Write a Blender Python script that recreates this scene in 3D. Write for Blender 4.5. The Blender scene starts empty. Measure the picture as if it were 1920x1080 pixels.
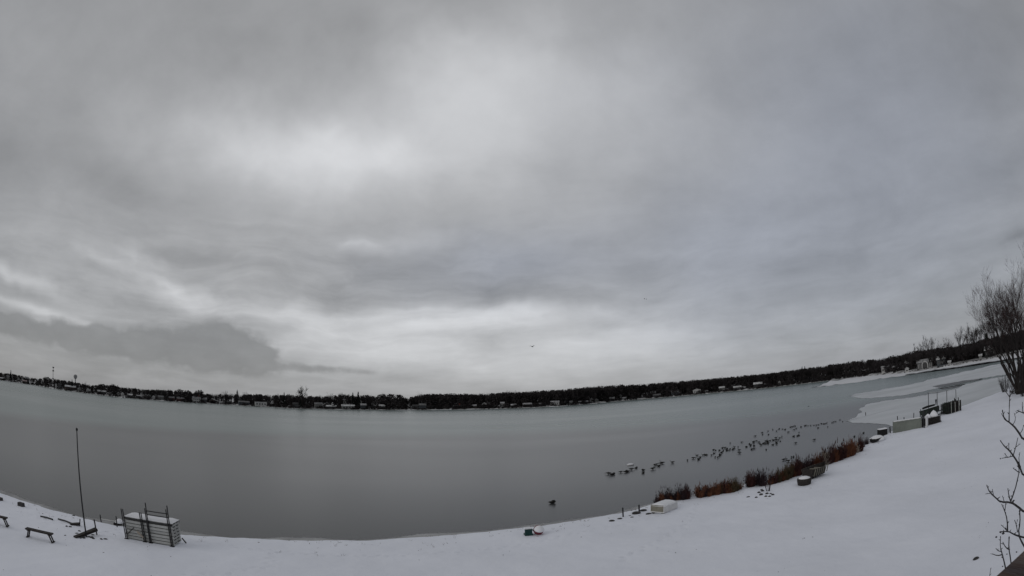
import bpy, math, random
import numpy as np
from mathutils import Vector, Matrix, noise as mnoise
rnd = random.Random(7)
nprng = np.random.RandomState(5)
R_ = math.radians
sc = bpy.context.scene
C = sc.collection

# ------------------------------------------------------------------ camera (wide fisheye of the lake camera)
H = 7.5                      # height of the lens above the lake
FPX = 985.0                  # equisolid focal length in photo pixels (1920 wide)
PITCH, ROLL = R_(12.2), R_(-2.3)
_R0 = Vector((1, 0, 0)); _U0 = Vector((0, -math.sin(PITCH), math.cos(PITCH)))
CF = Vector((0, math.cos(PITCH), math.sin(PITCH)))
CR = math.cos(ROLL) * _R0 + math.sin(ROLL) * _U0
CU = -math.sin(ROLL) * _R0 + math.cos(ROLL) * _U0
cd = bpy.data.cameras.new('camera'); cam = bpy.data.objects.new('camera', cd); C.objects.link(cam)
cam.matrix_world = Matrix(((CR.x, CU.x, -CF.x, 0), (CR.y, CU.y, -CF.y, 0), (CR.z, CU.z, -CF.z, H), (0, 0, 0, 1)))
cd.type = 'PANO'; cd.sensor_fit = 'HORIZONTAL'; cd.sensor_width = 36
cd.clip_start = 0.05; cd.clip_end = 12000
sc.render.engine = 'CYCLES'
for ob in (cd,):
    for k, v in (('panorama_type', 'FISHEYE_EQUISOLID'), ('fisheye_lens', FPX / 1920 * 36), ('fisheye_fov', R_(200))):
        try: setattr(ob, k, v)
        except Exception: pass
sc.camera = cam

sc.view_settings.view_transform = 'Standard'; sc.view_settings.look = 'None'
sc.view_settings.gamma = 1.0; sc.view_settings.use_curve_mapping = False
sc.view_settings.exposure = 0.0
sc.cycles.max_bounces = 5; sc.cycles.use_denoising = True
sc.cycles.transparent_max_bounces = 8

def ray(x, y):
    """direction seen at photo pixel x, y"""
    a = (x - 960) / FPX; b = (540 - y) / FPX
    q = math.hypot(a, b) + 1e-9
    th = 2 * math.asin(min(1, q / 2)); s = math.sin(th) / q
    return CR * (a * s) + CU * (b * s) + CF * math.cos(th)
def azel(x, y):
    d = ray(x, y); return math.atan2(d.x, d.y), math.asin(d.z)

# ------------------------------------------------------------------ world: overcast sky
SUN_AZ, SUN_EL = R_(-120), R_(20)        # azimuth from +Y towards +X
w = bpy.data.worlds.new('World'); sc.world = w; w.use_nodes = True
nt = w.node_tree; nt.nodes.clear()
def N(t, **kw):
    n = nt.nodes.new(t)
    for k, v in kw.items(): setattr(n, k, v)
    return n
def M(op, a, b=None, c=None, clamp=False):
    n = N('ShaderNodeMath', operation=op); n.use_clamp = clamp
    for i, v in enumerate((a, b, c)):
        if v is None: continue
        if isinstance(v, (int, float)): n.inputs[i].default_value = v
        else: nt.links.new(v, n.inputs[i])
    return n.outputs[0]
def Nz(vec, scale, detail=3, rough=.5, dist=0):
    n = N('ShaderNodeTexNoise'); n.inputs['Scale'].default_value = scale
    n.inputs['Detail'].default_value = detail; n.inputs['Roughness'].default_value = rough
    n.inputs['Distortion'].default_value = dist
    nt.links.new(vec, n.inputs['Vector']); return n
tc = N('ShaderNodeTexCoord'); sep = N('ShaderNodeSeparateXYZ'); nt.links.new(tc.outputs['Generated'], sep.inputs[0])
AZ = M('ARCTAN2', sep.outputs[0], sep.outputs[1]); EL = M('ARCSINE', sep.outputs[2])
wn = Nz(tc.outputs['Generated'], 3.2, 4, .55)
wsep = N('ShaderNodeSeparateColor'); nt.links.new(wn.outputs['Color'], wsep.inputs[0])
wn2 = Nz(tc.outputs['Generated'], 11, 3, .55)
wsep2 = N('ShaderNodeSeparateColor'); nt.links.new(wn2.outputs['Color'], wsep2.inputs[0])
wa = M('MULTIPLY_ADD', M('SUBTRACT', wsep.outputs[0], .5), .30, AZ)
elw = M('MULTIPLY', M('SUBTRACT', wsep.outputs[1], .5), M('MULTIPLY_ADD', M('ABSOLUTE', EL), .36, .015))
we = M('ADD', elw, EL)
wa = M('MULTIPLY_ADD', M('SUBTRACT', wsep2.outputs[0], .5), .10, wa)
we = M('MULTIPLY_ADD', M('SUBTRACT', wsep2.outputs[1], .5), M('MULTIPLY_ADD', M('ABSOLUTE', EL), .04, .005), we)
comb = N('ShaderNodeCombineXYZ'); nt.links.new(wa, comb.inputs[0]); nt.links.new(we, comb.inputs[1])
def blob(px, py, sx, sy, rot, delta, prev, pw=2.0):
    a, e = azel(px, py)
    mp = N('ShaderNodeMapping', vector_type='TEXTURE'); nt.links.new(comb.outputs[0], mp.inputs[0])
    mp.inputs['Location'].default_value = (a, e, 0)
    mp.inputs['Rotation'].default_value = (0, 0, R_(rot))
    mp.inputs['Scale'].default_value = (sx / 960 / max(.5, math.cos(e)), sy / 960, 1)
    ln = N('ShaderNodeVectorMath', operation='LENGTH'); nt.links.new(mp.outputs[0], ln.inputs[0])
    g = M('POWER', .3679, M('POWER', ln.outputs['Value'], pw))
    return M('MULTIPLY_ADD', g, delta, prev)
v = 0.576
# x, y, half width, half height, turn, brightness step
BL = [(760, 330, 1000, 520, 0, .055), (100, 60, 420, 220, 10, -.02), (60, 380, 230, 110, 0, -.03), (180, 310, 120, 40, -10, -.03),
      (520, 280, 320, 95, 0, .10), (620, 285, 200, 45, 0, .05), (470, 265, 130, 45, -8, .035), (870, 140, 150, 105, 0, .11), (960, 250, 280, 170, 0, .07), (1130, 170, 160, 120, 0, .05), (690, 300, 160, 60, 0, .05),
      (640, 60, 150, 60, 0, -.035), (1620, 250, 300, 330, 0, .0), (130, 460, 260, 60, 0, .03), (1800, 120, 250, 200, 0, -.03), (1560, 420, 240, 90, 0, -.015), (1890, 60, 120, 160, 0, -.03),
      (250, 510, 380, 90, 0, .03), (700, 500, 300, 40, 0, -.01), (930, 500, 240, 55, 0, -.01), (820, 535, 160, 30, 0, -.035), (1090, 560, 120, 16, -4, -.03),(450,505,160,16,-6,-.06),
      (740, 462, 110, 18, 6, .04), (668, 462, 22, 8, 0, .05),
      (900, 592, 200, 22, 0, .15), (820, 583, 80, 8, 0, .05), (560, 595, 220, 18, 0, .10), (330, 545, 100, 24, -16, .13), (60, 530, 80, 12, -14, .12), (170, 490, 60, 9, -8, .06), (90, 585, 140, 7, -6, .10),
      (1000, 670, 300, 60, 0, .12), (1180, 620, 220, 60, 0, .07), (700, 640, 160, 36, 0, .12), (560, 655, 60, 20, 0, .06), (1450, 640, 240, 50, 0, .02),
      (60, 690, 380, 34, 0, -.02),(1890,455,40,8,0,-.05)]
for b in BL: v = blob(*b, prev=v)
# cloud sheet seen in perspective, and level streaks low down
dz = M('MAXIMUM', sep.outputs[2], 0); den = M('ADD', dz, .16)
pc = N('ShaderNodeCombineXYZ'); nt.links.new(M('DIVIDE', sep.outputs[0], den), pc.inputs[0]); nt.links.new(M('DIVIDE', sep.outputs[1], den), pc.inputs[1])
f1 = Nz(pc.outputs[0], 1.5, 8, .58, .35); v = M('MULTIPLY_ADD', M('SUBTRACT', f1.outputs[0], .5), .15, v)
f3 = Nz(tc.outputs['Generated'], 7, 6, .6, .2); v = M('MULTIPLY_ADD', M('SUBTRACT', f3.outputs[0], .5), .075, v)
sp = N('ShaderNodeCombineXYZ'); nt.links.new(M('MULTIPLY', wa, 5.0), sp.inputs[0]); nt.links.new(M('MULTIPLY', we, 27), sp.inputs[1])
f2 = Nz(sp.outputs[0], 1.0, 5, .55, .3)
lowm = M('POWER', .3679, M('POWER', M('DIVIDE', M('SUBTRACT', EL, .17), .14), 2.0))
leftm = M('POWER', .3679, M('POWER', M('DIVIDE', M('ADD', AZ, .45), .75), 2.0))
v = M('MULTIPLY_ADD', M('MULTIPLY', M('SUBTRACT', f2.outputs[0], .5), M('MULTIPLY', lowm, M('MULTIPLY_ADD', leftm, .75, .25))), .28, v)
# the low dark cumulus bank over the left of the lake
bank = 0.0
cs = N('ShaderNodeCombineXYZ'); nt.links.new(M('MULTIPLY', AZ, 1.0), cs.inputs[0]); nt.links.new(M('MULTIPLY', EL, 1.5), cs.inputs[1])
puff = Nz(cs.outputs[0], 17, 5, .5, .0)
for b in [(30, 612, 110, 18, 0, 1.2), (190, 636, 130, 26, -2, 1.15), (320, 645, 120, 34, 0, 1.2), (440, 655, 75, 38, 0, 1.1), (500, 680, 60, 28, 0, .9), (640, 692, 90, 10, 0, .75), (400, 690, 120, 14, 0, .5)]:
    bank = blob(*b, prev=bank, pw=2.6)
bank = M('MULTIPLY_ADD', M('MULTIPLY', M('SUBTRACT', puff.outputs[0], .5), M('MINIMUM', M('MULTIPLY', bank, 1.4), 1.0)), 3.0, bank)
ss = N('ShaderNodeMapRange', interpolation_type='SMOOTHSTEP'); nt.links.new(bank, ss.inputs[0]); ss.inputs[1].default_value = .2; ss.inputs[2].default_value = 1.05
ss.inputs[3].default_value = 0; ss.inputs[4].default_value = 1
bankv = M('MULTIPLY_ADD', M('SUBTRACT', puff.outputs[0], .5), .10, .505)
mixb = N('ShaderNodeMix'); nt.links.new(M('MULTIPLY', ss.outputs[0], .72), mixb.inputs[0]); nt.links.new(v, mixb.inputs[2]); nt.links.new(bankv, mixb.inputs[3])
v = mixb.outputs[0]
lin = M('POWER', M('MAXIMUM', v, .1), 2.25)
# tint: cool slate to the right and in a few gaps, neutral to the left
t = blob(1650, 300, 420, 420, 0, .9, 0.0); t = blob(930, 500, 220, 60, 0, .7, t); t = blob(1350, 480, 200, 120, 0, .35, t)
t = M('MINIMUM', t, 1.0)
tint = N('ShaderNodeMix', data_type='RGBA'); nt.links.new(t, tint.inputs[0])
tint.inputs[6].default_value = (.980, .992, 1.018, 1); tint.inputs[7].default_value = (.918, .975, 1.115, 1)
cl = N('ShaderNodeVectorMath', operation='SCALE'); nt.links.new(tint.outputs[2], cl.inputs[0]); nt.links.new(M('MULTIPLY', lin, 10.4), cl.inputs[3])
sky = N('ShaderNodeTexSky', sky_type='NISHITA'); sky.sun_disc = False
sky.sun_elevation = SUN_EL; sky.sun_rotation = SUN_AZ
mx = N('ShaderNodeMix', data_type='RGBA'); mx.inputs[0].default_value = .96
nt.links.new(sky.outputs[0], mx.inputs[6]); nt.links.new(cl.outputs[0], mx.inputs[7])
bg = N('ShaderNodeBackground'); bg.inputs[1].default_value = .1; nt.links.new(mx.outputs[2], bg.inputs[0])
wo = N('ShaderNodeOutputWorld'); nt.links.new(bg.outputs[0], wo.inputs[0])
w.cycles.sampling_method = 'MANUAL'; w.cycles.sample_map_resolution = 512

sd = bpy.data.lights.new('sun', 'SUN'); sd.energy = .5; sd.angle = R_(40); sd.color = (1, .97, .93)
so = bpy.data.objects.new('sun', sd); C.objects.link(so)
sdir = Vector((math.sin(SUN_AZ) * math.cos(SUN_EL), math.cos(SUN_AZ) * math.cos(SUN_EL), math.sin(SUN_EL)))
so.rotation_euler = sdir.to_track_quat('Z', 'Y').to_euler()

# ------------------------------------------------------------------ materials
def mat(name, col, rough=.85, var=.25, scale=6, metal=0, bump=0, bscale=20, stretch=(1, 1, 1), spec=.3, col2=None, ior=None):
    m = bpy.data.materials.new(name); m.use_nodes = True; t = m.node_tree; b = t.nodes['Principled BSDF']
    b.inputs['Roughness'].default_value = rough; b.inputs['Metallic'].default_value = metal
    b.inputs['Specular IOR Level'].default_value = spec
    if ior: b.inputs['IOR'].default_value = ior
    co = t.nodes.new('ShaderNodeTexCoord'); mp = t.nodes.new('ShaderNodeMapping'); mp.inputs['Scale'].default_value = stretch
    t.links.new(co.outputs['Object'], mp.inputs[0])
    n = t.nodes.new('ShaderNodeTexNoise'); n.inputs['Scale'].default_value = scale; n.inputs['Detail'].default_value = 5
    t.links.new(mp.outputs[0], n.inputs['Vector'])
    r = t.nodes.new('ShaderNodeValToRGB'); t.links.new(n.outputs[0], r.inputs[0])
    r.color_ramp.elements[0].position = .32; r.color_ramp.elements[1].position = .68
    c2 = col2 or tuple(min(1, c * (1 + var)) for c in col)
    r.color_ramp.elements[0].color = (*[c * (1 - var) if not col2 else c for c in col], 1); r.color_ramp.elements[1].color = (*c2, 1)
    t.links.new(r.outputs[0], b.inputs['Base Color'])
    if bump:
        n2 = t.nodes.new('ShaderNodeTexNoise'); n2.inputs['Scale'].default_value = bscale; n2.inputs['Detail'].default_value = 4
        t.links.new(mp.outputs[0], n2.inputs['Vector'])
        bp = t.nodes.new('ShaderNodeBump'); bp.inputs['Strength'].default_value = bump; bp.inputs['Distance'].default_value = .05
        t.links.new(n2.outputs[0], bp.inputs['Height']); t.links.new(bp.outputs[0], b.inputs['Normal'])
    return m
MT = dict(
    snow=mat('snow', (.83, .855, .93), .8, .035, .25, bump=.75, bscale=2.2, spec=.2),
    snowcap=mat('snow_cap', (.79, .80, .835), .8, .03, 3, spec=.2),
    snowice=mat('snow_on_ice', (.50, .525, .55), .7, .10, .05, stretch=(1, 2.2, 1), spec=.2, col2=(.63, .655, .69)),
    farground=mat('far_shore_ground', (.16, .155, .15), .9, .5, .08, col2=(.75, .76, .78)),
    bark=mat('dark_bark', (.024, .020, .019), .9, .35, 3), barkred=mat('reddish_twig', (.034, .017, .016), .9, .35, 3),
    forest=mat('bare_forest', (.030, .026, .027), .95, .45, .05), evergreen=mat('evergreen', (.010, .014, .012), .95, .3, .3),
    nearbark=mat('sapling_bark', (.030, .028, .030), .7, .4, 25, bump=.3, bscale=60),
    pipe=mat('dark_pipe', (.016, .016, .018), .6, .3, 5), wood=mat('wet_wood', (.028, .024, .022), .8, .4, 4, stretch=(1, 6, 1)),
    alu=mat('weathered_dock_panel', (.38, .385, .37), .6, .16, 3, col2=(.50, .505, .49)), aludark=mat('gap_shade_dark_beam', (.05, .05, .05), .9, .2, 5),
    black=mat('black_rubber', (.01, .01, .011), .8, .2, 5),
    goose=mat('dark_goose_feathers', (.014, .013, .012), .85, .3, 20), gpale=mat('pale_goose_feathers', (.42, .41, .39), .85, .2, 20),
    rail=mat('stained_rail_wood', (.030, .016, .014), .55, .4, 7, bump=.5, bscale=30, stretch=(1, .18, 1), col2=(.13, .095, .075)),
    teal=mat('teal_plastic', (.008, .045, .043), .5, .3, 4), red=mat('maroon_plastic', (.14, .022, .035), .5, .3, 4), white=mat('white_plastic', (.62, .62, .62), .5, .06, 4),
    tan=mat('tan_box_side', (.20, .19, .155), .7, .2, 3), tarp=mat('grey_green_tarp', (.165, .18, .16), .7, .15, .7), tarpd=mat('dark_green_canvas', (.022, .03, .024), .8, .4, 2),
    stone=mat('wet_stone', (.045, .043, .043), .85, .4, 5), tower=mat('grey_tower_steel', (.10, .10, .105), .6, .1, 2), towerblue=mat('pale_tank_steel', (.22, .225, .23), .6, .1, .2),
    winglass=mat('dark_window_glass', (.02, .022, .026), .2, .2, 1, spec=.5),
    r1=mat('rust_red_reed', (.075, .024, .013), .9, .4, 5, col2=(.17, .070, .034)), r2=mat('maroon_reed', (.026, .010, .010), .9, .4, 5, col2=(.060, .020, .016)),
    r3=mat('olive_reed', (.036, .028, .014), .9, .3, 5, col2=(.085, .060, .030)), r4=mat('plum_twigs', (.026, .015, .018), .9, .3, 5),
    r5=mat('bleached_reed', (.36, .31, .26), .9, .25, 5),
)
WALL = {}
for nme, c in dict(white=(.46, .46, .46), pale=(.20, .20, .195), grey=(.085, .085, .09), slate=(.065, .075, .085), red=(.085, .035, .03), tan=(.12, .10, .085), brown=(.06, .045, .04), dark=(.035, .035, .035), brick=(.16, .05, .04)).items():
    WALL[nme] = mat(nme + '_wall', c, .85, .12, .4)  # wall tones darkened: shade of the backlit house fronts put into the colour
ROOF = dict(snow=mat('snowy_roof', (.28, .28, .285), .85, .2, .5, col2=(.66, .67, .68)), thin=mat('thin_snow_roof', (.12, .12, .125), .85, .3, .8, col2=(.42, .42, .43)), grey=mat('grey_roof', (.07, .07, .075), .85, .3, .8, col2=(.20, .20, .205)), dark=mat('bare_dark_roof', (.04, .04, .042), .85, .2, .8), pink=mat('pinkish_roof', (.16, .11, .11), .85, .2, .8, col2=(.36, .30, .30)))

def water_mat():
    m = bpy.data.materials.new('lake_surface'); m.use_nodes = True; t = m.node_tree; b = t.nodes['Principled BSDF']
    L = t.links.new
    g = t.nodes.new('ShaderNodeNewGeometry')
    mp = t.nodes.new('ShaderNodeMapping'); mp.inputs['Scale'].default_value = (.004, .012, 1); mp.inputs['Rotation'].default_value = (0, 0, R_(4)); L(g.outputs['Position'], mp.inputs[0])
    n = t.nodes.new('ShaderNodeTexNoise'); n.inputs['Scale'].default_value = 1; n.inputs['Detail'].default_value = 4; L(mp.outputs[0], n.inputs['Vector'])
    cr = t.nodes.new('ShaderNodeValToRGB'); cr.color_ramp.elements[0].position = .35; cr.color_ramp.elements[1].position = .65
    cr.color_ramp.elements[0].color = (.046, .050, .051, 1); cr.color_ramp.elements[1].color = (.064, .070, .070, 1)
    L(n.outputs[0], cr.inputs[0])
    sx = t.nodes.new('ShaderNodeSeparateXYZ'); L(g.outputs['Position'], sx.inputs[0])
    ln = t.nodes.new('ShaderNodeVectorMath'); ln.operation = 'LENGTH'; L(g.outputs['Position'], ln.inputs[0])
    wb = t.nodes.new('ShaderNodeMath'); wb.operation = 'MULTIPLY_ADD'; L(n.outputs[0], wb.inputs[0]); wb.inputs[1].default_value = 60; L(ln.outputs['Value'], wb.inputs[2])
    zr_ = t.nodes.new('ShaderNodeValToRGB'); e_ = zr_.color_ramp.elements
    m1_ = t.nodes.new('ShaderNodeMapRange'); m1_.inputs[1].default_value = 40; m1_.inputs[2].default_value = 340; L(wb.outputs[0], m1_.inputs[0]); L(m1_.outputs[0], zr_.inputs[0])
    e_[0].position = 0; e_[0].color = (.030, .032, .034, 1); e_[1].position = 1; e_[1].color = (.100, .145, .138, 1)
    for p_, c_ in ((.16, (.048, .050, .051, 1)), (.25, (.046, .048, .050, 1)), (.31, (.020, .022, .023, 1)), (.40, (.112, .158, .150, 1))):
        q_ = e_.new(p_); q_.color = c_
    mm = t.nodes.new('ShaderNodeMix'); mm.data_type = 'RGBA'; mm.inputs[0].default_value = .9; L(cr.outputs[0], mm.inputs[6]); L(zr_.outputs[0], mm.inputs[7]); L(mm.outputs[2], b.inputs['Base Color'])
    mr = t.nodes.new('ShaderNodeMapRange'); mr.inputs[1].default_value = .3; mr.inputs[2].default_value = .7; mr.inputs[3].default_value = .22; mr.inputs[4].default_value = .30
    L(n.outputs[0], mr.inputs[0]); L(mr.outputs[0], b.inputs['Roughness'])
    b.inputs['IOR'].default_value = 1.31; b.inputs['Specular IOR Level'].default_value = .5
    mp2 = t.nodes.new('ShaderNodeMapping'); mp2.inputs['Scale'].default_value = (.5, 1.6, 1); L(g.outputs['Position'], mp2.inputs[0])
    n2 = t.nodes.new('ShaderNodeTexNoise'); n2.inputs['Scale'].default_value = 1; n2.inputs['Detail'].default_value = 5; L(mp2.outputs[0], n2.inputs['Vector'])
    bp = t.nodes.new('ShaderNodeBump'); bp.inputs['Strength'].default_value = .10; bp.inputs['Distance'].default_value = .04
    L(n2.outputs[0], bp.inputs['Height']); L(bp.outputs[0], b.inputs['Normal'])
    return m
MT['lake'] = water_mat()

# ------------------------------------------------------------------ mesh helpers
class MB:
    def __init__(s): s.v = []; s.f = []
    def add(s, vs, fs):
        o = len(s.v); s.v += [tuple(p) for p in vs]; s.f += [tuple(i + o for i in f) for f in fs]; return s
    def box(s, c, size, rz=0, tilt=0, taper=1):
        """box centred at c; rz turn about z, tilt about its own y"""
        hx, hy, hz = size[0] / 2, size[1] / 2, size[2] / 2
        Mx = Matrix.Rotation(rz, 3, 'Z') @ Matrix.Rotation(tilt, 3, 'Y'); c = Vector(c)
        vs = [c + Mx @ Vector((x * hx * (taper if z > 0 else 1), y * hy * (taper if z > 0 else 1), z * hz)) for z in (-1, 1) for x, y in ((-1, -1), (1, -1), (1, 1), (-1, 1))]
        return s.add(vs, [(3, 2, 1, 0), (4, 5, 6, 7), (0, 1, 5, 4), (1, 2, 6, 5), (2, 3, 7, 6), (3, 0, 4, 7)])
    def tube(s, pts, rads, n=6):
        pts = [Vector(p) for p in pts]
        if isinstance(rads, (int, float)): rads = [rads] * len(pts)
        o = len(s.v); k = len(pts)
        for i, p in enumerate(pts):
            d = (pts[min(i + 1, k - 1)] - pts[max(i - 1, 0)]).normalized()
            a = d.cross(Vector((0, 0, 1)))
            if a.length < .05: a = d.cross(Vector((1, 0, 0)))
            a.normalize(); b = d.cross(a)
            for j in range(n):
                t = 2 * math.pi * j / n; q = p + (a * math.cos(t) + b * math.sin(t)) * rads[i]
                s.v.append(tuple(q))
        for i in range(k - 1):
            for j in range(n):
                s.f.append((o + i * n + j, o + i * n + (j + 1) % n, o + (i + 1) * n + (j + 1) % n, o + (i + 1) * n + j))
        s.f.append(tuple(o + j for j in range(n))[::-1]); s.f.append(tuple(o + (k - 1) * n + j for j in range(n)))
        return s
    def lathe(s, prof, c=(0, 0, 0), n=12):
        c = Vector(c); o = len(s.v)
        for r, z in prof:
            for j in range(n):
                t = 2 * math.pi * j / n; s.v.append((c.x + r * math.cos(t), c.y + r * math.sin(t), c.z + z))
        for i in range(len(prof) - 1):
            for j in range(n):
                s.f.append((o + i * n + j, o + i * n + (j + 1) % n, o + (i + 1) * n + (j + 1) % n, o + (i + 1) * n + j))
        s.f.append(tuple(o + j for j in range(n))[::-1]); s.f.append(tuple(o + (len(prof) - 1) * n + j for j in range(n)))
        return s
    def mesh(s, name, m, smooth=False):
        me = bpy.data.meshes.new(name); me.from_pydata(s.v, [], s.f); me.materials.append(m)
        if smooth: me.polygons.foreach_set('use_smooth', [True] * len(me.polygons))
        me.update(); return me
    def build(s, name, m, parent=None, smooth=False, loc=None):
        o = bpy.data.objects.new(name, s.mesh(name, m, smooth)); C.objects.link(o)
        if parent: o.parent = parent
        if loc is not None: o.location = loc
        return o
def tag(o, label=None, cat=None, group=None, kind=None):
    if label: o['label'] = label
    if cat: o['category'] = cat
    if group: o['group'] = group
    if kind: o['kind'] = kind
    return o
def thing(name, loc, label, cat, group=None, rz=0):
    o = bpy.data.objects.new(name, None); C.objects.link(o); o.location = loc; o.rotation_euler = (0, 0, rz); o.empty_display_size = .2
    return tag(o, label, cat, group)
def inst(name, me, parent=None, loc=(0, 0, 0), rz=0, scale=None):
    o = bpy.data.objects.new(name, me); C.objects.link(o); o.location = loc; o.rotation_euler = (0, 0, rz)
    if scale is not None: o.scale = scale if hasattr(scale, '__len__') else (scale,) * 3
    if parent: o.parent = parent
    return o

# ------------------------------------------------------------------ the near shore
NS = [(-400, 60), (-200, 32), (-90, 18.5), (-60, 17.5), (-32, 19.1), (-24.3, 20.6), (-17.4, 22.8), (-13.2, 24.5), (-9.4, 25.9), (-5.1, 27.7), (-.5, 29.4), (5.6, 31.4), (8.7, 33.1), (12.9, 34.1), (16.3, 35.1), (21.4, 35.8), (27, 38.3), (32.3, 41.1), (41, 45.7), (48.1, 47.4), (56, 48.5), (70, 50.2), (90, 52), (140, 50), (400, 20)]
NSX = [a for a, b in NS]; NSY = [b for a, b in NS]
def ys(x): return float(np.interp(x, NSX, NSY))
def slope_h(d):      # height of the bank d metres inland
    if d < 0: return max(-.8, .35 * d)
    return .16 * min(d, .8) / .8 + .030 * max(0, min(d, 14) - .8) + .10 * max(0, d - 14) * (1 if d < 40 else 0) + (2.6 if d >= 40 else 0)
DD = np.array([-3, -1.2, 0, .35, .8, 3, 8, 14, 20, 30, 60]); HH = np.array([-.9, -.45, 0, .11, .17, .24, .40, .62, 1.0, 2.0, 2.6])
DENTS = {}
_fr = random.Random(77)
def trail(pts, step=.36, side=.13):
    for (x0, y0), (x1, y1) in zip(pts[:-1], pts[1:]):
        L_ = math.hypot(x1 - x0, y1 - y0); n_ = int(L_ / step)
        for i in range(n_):
            t_ = i / n_; sd_ = side if i % 2 else -side; x = x0 + (x1 - x0) * t_ - (y1 - y0) / L_ * sd_ + _fr.gauss(0, .05); y = y0 + (y1 - y0) * t_ + (x1 - x0) / L_ * sd_ + _fr.gauss(0, .05)
            for a_ in (-1, 0, 1):
                for b_ in (-1, 0, 1): DENTS.setdefault((int(x // .5) + a_, int(y // .5) + b_), []).append((x, y))
trail([(-19.5, 20.6), (-15, 21.6), (-9, 22.4), (-3, 24.0), (3, 26.6), (9, 29.5), (13, 30.6)]); trail([(-13, 16), (-10.5, 19.5), (-11.5, 22.2)]); trail([(-26, 17.2), (-21, 18.4), (-18.6, 20.4)], .33); trail([(4, 21), (8, 25), (10.5, 29.6)], .38)
def bank(x, y):
    d = (ys(x) - y) * .9
    wob = .40 * mnoise.noise(Vector((x * .35, y * .35, 0))) + .12 * mnoise.noise(Vector((x * 1.3, y * 1.3, 3)))
    z = float(np.interp(d + wob, DD, HH))
    if d > 0: z += .11 * mnoise.noise(Vector((x * .22, y * .30, 7))) * min(1, d / 2) + .03 * mnoise.noise(Vector((x * 1.1, y * 1.1, 9))) * min(1, d)
    for (a_, b_) in DENTS.get((int(x // .5), int(y // .5)), ()):
        q_ = ((x - a_) ** 2 + (y - b_) ** 2) / .012
        if q_ < 5: z -= .075 * math.exp(-q_) - .02 * math.exp(-(q_ - 2.5) ** 2)
    return z
def at(px, py, z=0.0):
    d = ray(px, py); t = (z - H) / d.z; return Vector((d.x * t, d.y * t, z))
def on(px, py, h=0.0):
    """point h above the snow seen at a photo pixel"""
    z = .2 + h
    for _ in range(12):
        p = at(px, py, z); z = .5 * z + .5 * (max(0, bank(p.x, p.y)) + h)
    return at(px, py, z)
def above(g, px, py):
    """point at the same distance as g, seen at a photo pixel"""
    d = ray(px, py); hd = math.hypot(g.x, g.y) / math.hypot(d.x, d.y)
    return Vector((d.x * hd, d.y * hd, H + d.z * hd))

def axis(segs):
    out = []
    for a, b, st in segs: out += list(np.arange(a, b, st))
    return out
gx = axis([(-400, -60, 12), (-60, -34, 1), (-34, -27, .30), (-27, 15, .13), (15, 22, .3), (22, 62, .5), (62, 100, 1), (100, 401, 12)])
gy = axis([(-60, 2, 4), (2, 14, .4), (14, 32, .13), (32, 52, .30), (52, 70.1, 2)])
vs = []; idx = {}
for j, y in enumerate(gy):
    for i, x in enumerate(gx): vs.append((x, y, bank(x, y)))
nx = len(gx); fs = [(j * nx + i, j * nx + i + 1, (j + 1) * nx + i + 1, (j + 1) * nx + i) for j in range(len(gy) - 1) for i in range(nx - 1)]
fs = [f for f in fs if max(vs[k][2] for k in f) > -.6]
g = MB(); g.v = vs; g.f = fs
tag(g.build('snowy_ground', MT['snow'], smooth=True), 'smooth snow covered bank sloping down to the near edge of the lake', kind='structure')

# ------------------------------------------------------------------ lake
g = MB(); g.add([(-6000, -300, 0), (6000, -300, 0), (6000, 6000, 0), (-6000, 6000, 0)], [(0, 1, 2, 3)])
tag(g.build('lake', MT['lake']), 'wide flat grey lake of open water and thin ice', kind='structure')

FA = [(-75, 900), (-62, 880), (-57, 930), (-54, 900), (-51, 720), (-47.7, 650), (-43.7, 590), (-39, 590), (-33, 620), (-29, 580), (-24.4, 523), (-15.6, 512), (-9.8, 482), (-4, 470), (1, 448), (4.7, 448), (8, 485), (11, 530), (16, 560), (22, 545), (26, 500), (31, 474), (37.2, 435), (40.3, 378), (43.4, 312), (46.6, 295), (49.7, 281), (54.3, 271), (62, 262), (80, 260)]
def fd(az): return float(np.interp(math.degrees(az), [a for a, b in FA], [b for a, b in FA]))
def farz(back): return float(np.interp(back, [-3, 0, 2, 8, 40, 150, 1000], [-.5, 0, .5, .8, 2.2, 4, 8]))
bk = [-3, 0, 2, 8, 20, 40, 80, 150, 400, 1500, 4500]; azs = np.radians(np.arange(-80, 85, .5))
g = MB()
for a in azs:
    for b in bk:
        D = fd(a) + b; g.v.append((D * math.sin(a), D * math.cos(a), farz(b)))
k = len(bk); g.f = [(i * k + j, (i + 1) * k + j, (i + 1) * k + j + 1, i * k + j + 1) for i in range(len(azs) - 1) for j in range(k - 1)]
tag(g.build('far_shore', MT['farground'], smooth=True), 'low land on the far side of the lake with patchy snow', kind='structure')

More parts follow.
